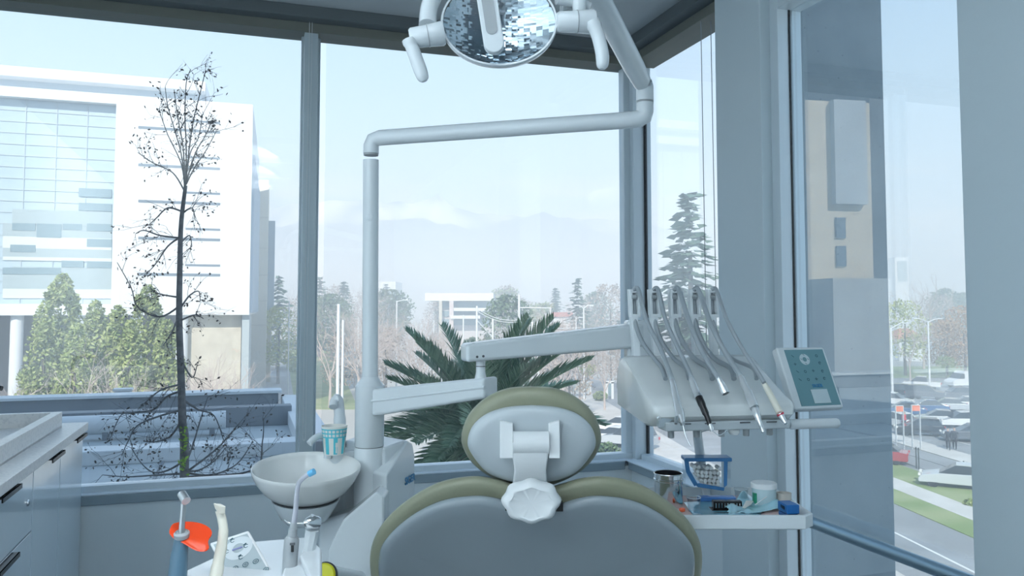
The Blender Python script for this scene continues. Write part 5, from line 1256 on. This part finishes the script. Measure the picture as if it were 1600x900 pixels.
ap = [K(.09, .16, -.01), P(1084, 652, 1.76), P(1091, 690, 1.80), P(1098, 740, 1.82), Vector((P(1103, 775, 1.82).x, 1.80, TZ - .006))]
mb = MB(); mb.tube(spline(ap, 6), .0155, 16, flat=.55); mb.build('support_arm', WHITE, tray)
MB().tube([Vector((.44, 1.72, TZ - .012)), Vector((.44, 1.72, TZ - .030))], .03, 20).build('mount', GREYP, tray)
def onT(px, py): return PZ(px, py, TZ)
PINK = mat('pink_paper_liner', (.62, .46, .44), .8)
ln = MB(); ln.prism([Vector((x, y, TZ + .0004)) for x, y in ((TX0 + .02, TY0 + .02), (TX1 - .02, TY0 + .02), (TX1 - .02, TY1 - .02), (TX0 + .02, TY1 - .02))], Z * .0008)
tag(ln.build('paper_liner', PINK), 'pink paper liner covering the floor of the white tray', 'liner')
T0 = TZ + .0013
def at(px, Y, z=None): return Vector(((px - 800) / F * Y, Y, T0 if z is None else z))
c = at(1041, 1.70); t = thing('steel_jar', 'shiny round steel jar without a lid on the tray', 'jar', c)
MB().lathe(c, (0, 0, 1), [(.028, 0), (.0292, .002), (.0292, .052), (.0305, .0535), (.0305, .0565), (.0288, .058), (.0285, .066), (.0305, .0675), (.0300, .0685), (.0278, .0675), (.0275, .004), (0, .004)], 40).build('wall', STEEL, t)
# clear cup and tumbler
TUM = glass_mat('clear_tumbler', (.90, .92, .93), ior=1.45)
for (px, Y, r, h, lb) in ((1080, 1.655, .0135, .028, 'small clear plastic cup in front of the blue cotton dispenser'), (1153, 1.72, .0145, .031, 'clear flared tumbler between the bur block and the white jar')):
    c = at(px, Y); t = thing('clear_cup', lb, 'cup', c)
    MB().lathe(c, (0, 0, 1), [(r * .82, 0), (r, h), (r * 1.04, h), (r * .94, h - .001), (r * .76, .002), (0, .002)], 28).build('cup_wall', TUM, t)
    MB().lathe(c, (0, 0, 1), [(r * 1.0, h - .0012), (r * 1.06, h - .0006), (r * 1.06, h + .0006), (r * .98, h + .0004)], 28, cap=False).build('lip', mat('pale_clear_lip', (.60, .68, .72), .15), t)
c = at(1069, 1.665, T0); t = thing('orange_disc', 'tiny orange cap beside the clear cup and steel jar', 'cap', c)
MB().lathe(c + Vector((-.012, -.012, .001)), (0, 0, 1), [(.006, 0), (.0065, .004), (.005, .006), (0, .006)], 16).build('cap_body', mat('orange_plastic', (.75, .14, .06), .4), t)
# cotton roll dispenser: clear box, blue frame, slanted tray full of rolls
BLUEP = mat('blue_plastic', (.06, .20, .42), .3); BLUET = mat('deep_blue_plastic', (.02, .10, .30), .25)
dY = 1.76; dc = at(1103, dY); t = thing('cotton_dispenser', 'clear cotton roll dispenser with a blue frame standing on the tray', 'dispenser', dc)
hw = 35 / F * dY; top = P(1103, 716, dY).z; dp = .038
def D(px, py, y=0): p = P(px, py, dY); return Vector((p.x, dY + y, p.z))
mb = MB(); mb.box((dc.x, dY + dp / 2, T0 + (top - T0) / 2), (hw * 2, dp, top - T0)); mb.build('clear_box', CLEAR, t, bevel=.003)
mb = MB(); mb.box((dc.x, dY + dp / 2 - .001, top - .003), (hw * 2 + .004, dp + .004, .008)); mb.build('blue_top', BLUEP, t, bevel=.002)
for nm, pl in (('frame_bar', [(1069, 718), (1076, 718), (1078, 735), (1090, 756), (1085, 760), (1072, 738)]), ('frame_bar', [(1131, 720), (1137, 720), (1136, 758), (1131, 762)]), ('frame_bar', [(1085, 756), (1092, 755), (1132, 762), (1131, 767), (1090, 761)])):
    MB().prism([D(x, y, -.0015) for x, y in pl], (0, .004, 0)).build(nm, BLUEP, t, bevel=.0006, seg=1)
mb = MB(); mb.box((at(1112, 1.75).x, 1.735, T0 + .006), (.078, .022, .012)); mb.build('outlet_tray', mat('translucent_blue', (.07, .18, .45), .2), t, bevel=.002)
COT = mat('white_cotton', (.85, .85, .83), .95, bump=(300, .4)); cot0 = None; kk = 0; rc = random.Random(4)
rowsy = [732, 738.5, 745, 751.5, 757]
for j, py in enumerate(rowsy):
    x0, x1 = 1082 + (py - 730) * .42, 1131
    n_ = int((x1 - x0) / 6.6)
    for i in range(n_ + 1):
        px = x0 + 3 + i * 6.6 + (j % 2) * 2.2
        if px > 1129 or (j == 4 and px < 1100) or (j == 0 and i % 3 == 2): continue
        p = D(px, py + rc.uniform(-.8, .8) + (px - 1100) * .08, .003); lab = 'white cotton roll lying in the stack inside the blue-framed dispenser'
        if cot0 is None:
            cot0 = thing('cotton_roll', lab, 'cotton roll', p, 'cotton rolls in the dispenser'); MB().lathe(p, (0, 1, 0), [(.0030, 0), (.0044, .001), (.0044, .029), (.003, .030)], 12).build('roll', COT, cot0)
        else: dup(cot0, p)
# bur block
c = at(1131, 1.66); t = thing('bur_block', 'black slotted bur block in the middle of the tray', 'bur block', c)
MB().box(c + Z * .0025, (.068, .026, .005)).build('base', BLACKP, t, bevel=.001)
MB().box(c + Z * .0125 + Vector((0, .002, 0)), (.058, .016, .015)).build('rack', BLACKP, t, bevel=.001)
for k in range(9): MB().box(c + Vector((-.024 + k * .006, -.0065, .012)), (.0016, .002, .009)).build('bur', STEEL, t)
# lidded plastic jar
c = at(1188, 1.70); t = thing('white_lidded_jar', 'frosted jar with a flat white lid behind the crumpled pouch', 'jar', c)
MB().lathe(c, (0, 0, 1), [(.022, 0), (.0235, .002), (.0245, .036), (.0245, .038)], 32).build('jar_body', mat('frosted_blue_plastic', (.52, .66, .70), .25), t)
MB().lathe(c + Z * .038, (0, 0, 1), [(.0262, 0), (.0262, .009), (.0250, .0105), (0, .0108)], 32).build('lid', WHITE3, t)
MB().box(c + Vector((-.022, -.010, .018)), (.006, .012, .022)).build('green_label', mat('green_print', (.02, .25, .14), .5), t, bevel=.001)
c = at(1219, 1.70); t = thing('beige_cup', 'small beige round cup in the back corner of the tray', 'cup', c)
MB().lathe(c, (0, 0, 1), [(.0135, 0), (.0145, .002), (.0148, .026), (.0152, .027), (.0138, .027), (.0128, .004), (0, .004)], 28).build('cup_wall', mat('beige_plastic', (.62, .58, .53), .5), t)
# blue box
c = at(1226, 1.612); t = thing('blue_sample_box', 'dark blue flip box at the right end of the tray', 'box', c); MX = Matrix.Rotation(radians(8), 3, 'Z')
MB().box(c + Z * .004, (.024, .040, .008), MX).build('base', BLUET, t, bevel=.001); MB().box(c + Z * .018 + Vector((0, .002, 0)), (.026, .040, .018), MX).build('lid', BLUEP if 0 else mat('royal_blue_plastic', (.015, .12, .36), .35), t, bevel=.002)
MB().box(c + Vector((.003, -.0195, .0045)), (.014, .002, .004), MX).build('slot', BLACKP, t)
for k in range(4): MB().box(c + Vector((-.0135, -.012 + k * .008, .020)), (.001, .003, .006), MX).build('side_slot', BLACKP, t)
# pouches
def sheet(name, label, outline_px, amp, m, seed, lift=.002, n=22, h=lambda s, t: 0):
    rgs = random.Random(seed); (a, b_, c_, d_) = [onT(*q) for q in outline_px]; mb = MB(); g = []
    bumps = [(rgs.random(), rgs.random(), rgs.uniform(.05, .2), rgs.uniform(-.3, 1)) for _ in range(40)]
    for i in range(n + 1):
        for j in range(n + 1):
            s, t = i / n, j / n; p = lerp(lerp(a, b_, s), lerp(d_, c_, s), t)
            z = sum(w * math.exp(-((s - x) ** 2 + (t - y) ** 2) / (r * r)) for x, y, r, w in bumps) * amp
            ed = rgs.gauss(0, amp * .25) if i in (0, n) or j in (0, n) else 0
            g.append(Vector((p.x + ed, p.y + ed, T0 + lift + max(0, z) + h(s, t))))
    fs_ = [(i * (n + 1) + j, i * (n + 1) + j + 1, (i + 1) * (n + 1) + j + 1, (i + 1) * (n + 1) + j) for i in range(n) for j in range(n)]
    mb.add(g, fs_); k = len(g); o = mb.build(name, m); md = o.modifiers.new('thickness', 'SOLIDIFY'); md.thickness = .0006; md.offset = 1
    tag(o, label, 'pouch'); return o
FILM = mat('blue_film_pouch', (.12, .33, .44), .12, coat=.6, spec=.8); FILM2 = mat('crumpled_pale_blue_film', (.36, .62, .72), .10, coat=.7, spec=.9)
sheet('sterile_pouch', 'long flat blue sterilisation pouch along the front of the tray', [(1068, 787), (1186, 788), (1190, 812), (1085, 812)], .0022, FILM, 3)
sheet('crumpled_wrapper', 'crumpled pale blue film wrapper in front of the white-lidded jar', [(1130, 790), (1205, 776), (1222, 800), (1140, 811)], .009, FILM2, 8, .004, 26)
t = thing('paper_scrap', 'torn white paper scrap lying on the blue wrapper', 'paper', onT(1168, 800)); q = [onT(1160, 803), onT(1166, 794), onT(1178, 792), onT(1174, 800), onT(1164, 804)]
MB().prism([p + Z * (.012 + .003 * (i % 2)) for i, p in enumerate(q)], Z * .0006).build('scrap', PAPER, t)
t = thing('steel_probe', 'thin dark steel probe leaning on the frosted jar', 'probe', onT(1185, 800)); MB().tube([onT(1180, 798) + Z * .012, P(1198, 776, 1.66)], .0012, 8).build('shaft', STEEL2, t)

# ================================================================== assistant holder at the lower left, nearest the camera
ast = thing('assistant_holder', 'white assistant instrument holder with keypad in the lower left foreground', 'instrument holder', PZ(430, 880, 1.0))
AZ = 1.12
def onA(px, py, z=AZ): return PZ(px, py, z)
mb = MB(); mb.prism([onA(*q) for q in ((236, 915), (385, 846), (482, 838), (503, 858), (505, 1000), (225, 1010))], Z * -.03); mb.build('deck', WHITE, ast, bevel=.006)
def pq(px, py, Y): return P(px, py, Y)
pc_ = [P(327, 848, 1.260), P(388, 828, 1.270), P(445, 930, 1.165), P(380, 952, 1.155)]
ea = (pc_[1] - pc_[0]); eb = (pc_[3] - pc_[0]); kn_ = ea.cross(eb).normalized(); kn_ = kn_ if kn_.y < 0 else -kn_
pc_[2] = pc_[1] + eb
def KP(a, b_): return pc_[0] + ea * a + eb * b_
mb = MB(); mb.prism([KP(0, 0), KP(1, 0), KP(1, 1), KP(0, 1)], -kn_ * .016); kp = mb.build('keypad', WHITE3, ast, bevel=.003)
mb = MB(); mb.prism([KP(.07, .05) + kn_ * .0004, KP(.93, .05) + kn_ * .0004, KP(.93, .95) + kn_ * .0004, KP(.07, .95) + kn_ * .0004], kn_ * .0004); mb.build('membrane', mat('grey_membrane', (.40, .47, .50), .4), kp)
def inv(px, py):      # panel coordinates of a point seen at (px, py)
    cam0 = Vector((0, 0, EYE)); d = P(px, py, 1) - cam0; t_ = kn_.dot(pc_[0] - cam0) / kn_.dot(d); return cam0 + d * t_ + kn_ * .0012
ua = ea.normalized(); rr_ = (inv(392, 857) - inv(372, 857)).length
mb = MB(); disc(mb, inv(373, 857), rr_ * .42, rr_ * 1.03, 36, up=kn_, xd=ua); mb.build('dial_ring', mat('pale_dial', (.62, .68, .71), .4), kp)
mb = MB(); va = kn_.cross(ua); c = inv(371, 858); mb.prism([c + ua * x * rr_ + va * y * rr_ for x, y in ((-.36, -.07), (.36, -.07), (.36, .07), (-.36, .07))], kn_ * .0004); mb.build('dial_mark', mat('violet_mark', (.25, .27, .50), .5), kp)
for k, (x, y) in enumerate(((364, 846), (385, 854), (355, 863), (377, 872))):
    mb = MB(); disc(mb, inv(x, y) + kn_ * .0004, rr_ * .12, rr_ * .17, 14, .5, 5.6, up=kn_, xd=ua); mb.prism([inv(x, y) + kn_ * .0004 + ua * rr_ * a + va * rr_ * b_ for a, b_ in ((-.2, .12), (.05, .2), (.0, .3), (-.2, .2))], kn_ * .0002); mb.build('key_symbol', INK, kp)
for (x, y) in ((368, 889), (384, 883), (400, 878), (384, 900), (400, 896), (416, 891), (400, 914), (416, 909)):
    mb = MB(); disc(mb, inv(x, y), 0, rr_ * .18, 18, up=kn_, xd=ua); mb.build('key', mat('key_grey', (.36, .42, .44), .4), kp); mb = MB(); disc(mb, inv(x, y) + kn_ * .0003, rr_ * .17, rr_ * .22, 18, up=kn_, xd=ua); disc(mb, inv(x, y) + kn_ * .0003, rr_ * .05, rr_ * .09, 10, up=kn_, xd=ua); mb.build('key_ring', INK, kp)
mb = MB(); disc(mb, inv(432, 912), rr_ * .5, rr_ * .72, 30, .4, 5.2, up=kn_, xd=ua); mb.build('emblem', TEAL, kp)
# holder cups
def Q(px, py, Y): return P(px, py, Y)
HC = [(278, 905, 1.13), (340, 905, 1.16), (453, 893, 1.19), (483, 872, 1.24)]
for k, (px, py, Y) in enumerate(HC):
    p = P(px, py, Y)
    if k < 2: MB().lathe(p - Z * .02, (0, 0, 1), [(.018, -.03), (.019, .0), (.016, .004), (.013, .0), (.013, -.03)], 24).build('instrument_cup', GREYP if k else WHITE, ast)
mb = MB(); a = onA(430, 880); 
def blk(pts, z0, z1, nm): m_ = MB(); q = [PZ(x, y, z1) for x, y in pts]; m_.prism(q, Z * (z0 - z1)); m_.build(nm, WHITE, ast, bevel=.004)
blk([(438, 905), (446, 878), (470, 874), (484, 884), (480, 925), (438, 930)], AZ - .02, AZ + .012, 'holder_block')
blk([(468, 868), (478, 852), (494, 846), (502, 856), (502, 905), (484, 905)], AZ - .02, AZ + .020, 'holder_block')
MB().tube([Vector((onA(400, 950).x, 1.12, AZ - .02)), Vector((onA(400, 950).x - .02, 1.25, AZ - .15)), Vector((X0 - .02, YP - .10, .80)), Vector((X0, YP, .78))], .022, 14).build('support_arm', WHITE, ast)
# curing light with orange shield
YC = 1.13; cl = thing('curing_light', 'blue-grey curing light with a heart-shaped orange shield in the foreground', 'curing light', P(279, 905, YC))
MB().tube([P(276, 960, 1.11), P(277, 905, 1.12), P(280, 870, 1.125), P(283, 846, YC), P(284, 838, YC)], [.0125, .0125, .0115, .0095, .0085], 20).build('handle', mat('slate_blue_plastic', (.07, .14, .20), .35), cl)
def shp(px, py): return P(px, py, YC - (py - 838) * .0009 + (px - 285) * .0002)
ol = spline([Vector((x, y, 0)) for x, y in ((265, 829), (271, 820), (290, 817), (311, 819), (326, 826), (331, 835), (326, 844), (325, 851), (326, 858), (318, 862), (305, 860), (288, 850), (272, 842), (265, 834), (265, 829))], 4)[:-1]
c = shp(292, 838); mb = MB(); up_ = Vector((0, -.35, .9)).normalized(); P3 = [shp(p.x, p.y) for p in ol]
mb.prism(P3, Vector((0, .0006, .0016))); mb.build('orange_shield', mat('orange_acrylic', (.72, .055, .008), .18, coat=.5), cl)
MB().lathe(P(284, 836, YC - .002), (0.03, -.25, 1), [(.0098, -.003), (.0104, 0), (.0104, .003), (.0085, .005), (.0075, .003), (.006, .003)], 24).build('collar', GREYP, cl)
MB().tube([P(284, 836, YC), P(285, 810, YC), P(287, 787, YC)], [.0046, .0036, .0036], 14).build('light_guide', STEEL2, cl)
MB().tube([P(284, 772, YC + .004), P(291, 783, YC - .006)], .0062, 16).build('tip', STEEL2, cl)
# cream handpiece
ch = thing('camera_handpiece', 'slim cream handpiece with a slanted head right of the orange shield', 'handpiece', P(339, 905, 1.16))
MB().tube(spline([P(336, 930, 1.14), P(337, 905, 1.15), P(341, 880, 1.155), P(346, 855, 1.16), P(349, 830, 1.165), P(347, 812, 1.168), P(343, 797, 1.17)], 4), [.0090] * 8 + [.0078] * 5 + [.0070] * 4 + [.0062] * 4 + [.0060] * 4, 16).build('body', CREAM, ch)
mb = MB(); mb.loft([[P(x, y, Y) for x, y, Y in r] for r in ([(333, 786, 1.165), (341, 790, 1.155), (353, 791, 1.160), (345, 787, 1.172)], [(336, 795, 1.165), (342, 803, 1.158), (352, 803, 1.162), (346, 797, 1.172)])]); mb.build('head', CREAM, ch, bevel=.001)
# saliva ejector
se = thing('saliva_ejector', 'grey suction handle holding a clear bent tube with a blue tip', 'saliva ejector', P(453, 893, 1.19))
MB().tube([P(450, 940, 1.17), P(452, 900, 1.18), P(454, 865, 1.19), P(456, 843, 1.19), P(457, 838, 1.19)], [.0100, .0102, .0108, .0108, .0080], 20).build('handle', GREYP, se)
MB().tube([P(456.5, 840, 1.19), P(458, 826, 1.19), P(458, 825.9, 1.19), P(459, 816, 1.19)], [.0068, .0064, .0052, .0048], 18).build('nozzle', GREYP, se)
MB().box(P(457, 857, 1.176), (.0040, .003, .010)).build('switch', BLACKP, se, bevel=.0008); MB().box(P(457, 850, 1.176), (.0075, .003, .0035)).build('switch_guard', DARKP, se, bevel=.0008)
tb = spline([P(459, 820, 1.19), P(462, 795, 1.19), P(464, 770, 1.19), P(467, 755, 1.19), P(475, 746, 1.185), P(486, 739, 1.18)], 6)
MB().tube(tb, [.0042 - .0008 * min(1, k / 12) for k in range(len(tb))], 14).build('tube', mat('milky_clear_tube', (.66, .68, .76), .12, trans=.45, coat=.4), se)
MB().tube([P(483, 740.5, 1.18), P(491, 736.5, 1.178)], .0046, 16).build('tip', mat('light_blue_plastic', (.12, .42, .68), .3), se)
# air-water syringe
aw = thing('air_water_syringe', 'chrome three-way syringe with a thin sideways tip in the front holder', 'syringe', P(480, 880, 1.24))
MB().tube([P(478, 905, 1.22), P(480, 872, 1.23), P(485, 845, 1.24), P(488, 828, 1.24)], [.0088, .0088, .0098, .0105], 8).build('body', WHITE2, aw, bevel=0)
MB().tube([P(477, 818, 1.232), P(480, 817.5, 1.232), P(489, 816, 1.24), P(497, 817, 1.246)], [.0065, .0085, .0105, .0090], 18).build('head', STEEL, aw)
MB().tube([P(487, 810, 1.24), P(490, 806, 1.24)], .0045, 12).build('button', STEEL2, aw); MB().tube([P(494, 812, 1.245), P(499, 810, 1.246)], .0035, 12).build('button', STEEL2, aw)
MB().tube([P(478, 817.5, 1.23), P(474, 817.5, 1.23)], [.0045, .003], 12).build('tip_collar', STEEL2, aw)
MB().tube(spline([P(476, 817.5, 1.23), P(462, 817.5, 1.23), P(452, 817, 1.23), P(445, 812, 1.23)], 5), .0014, 10).build('tip', STEEL, aw)
# yellow cap on the low body of the unit
yc = thing('yellow_cap', 'round yellow cap with a dark rim low on the front of the water unit', 'cap', P(510, 897, 1.5))
c = P(508, 899, 1.6); MB().lathe(c, (-.1, -1, .45), [(.0245, -.004), (.0250, .004), (.0235, .006)], 32).build('rim', BLACKP, yc); MB().lathe(c, (-.1, -1, .35), [(.0225, .0), (.0225, .008), (.020, .011), (0, .012)], 32).build('face', mat('bright_yellow_plastic', (.62, .60, .02), .35), yc)
MB().lathe(c, (-.1, -1, .35), [(.015, -.25), (.02, -.004)], 20).build('stem', WHITE, yc)
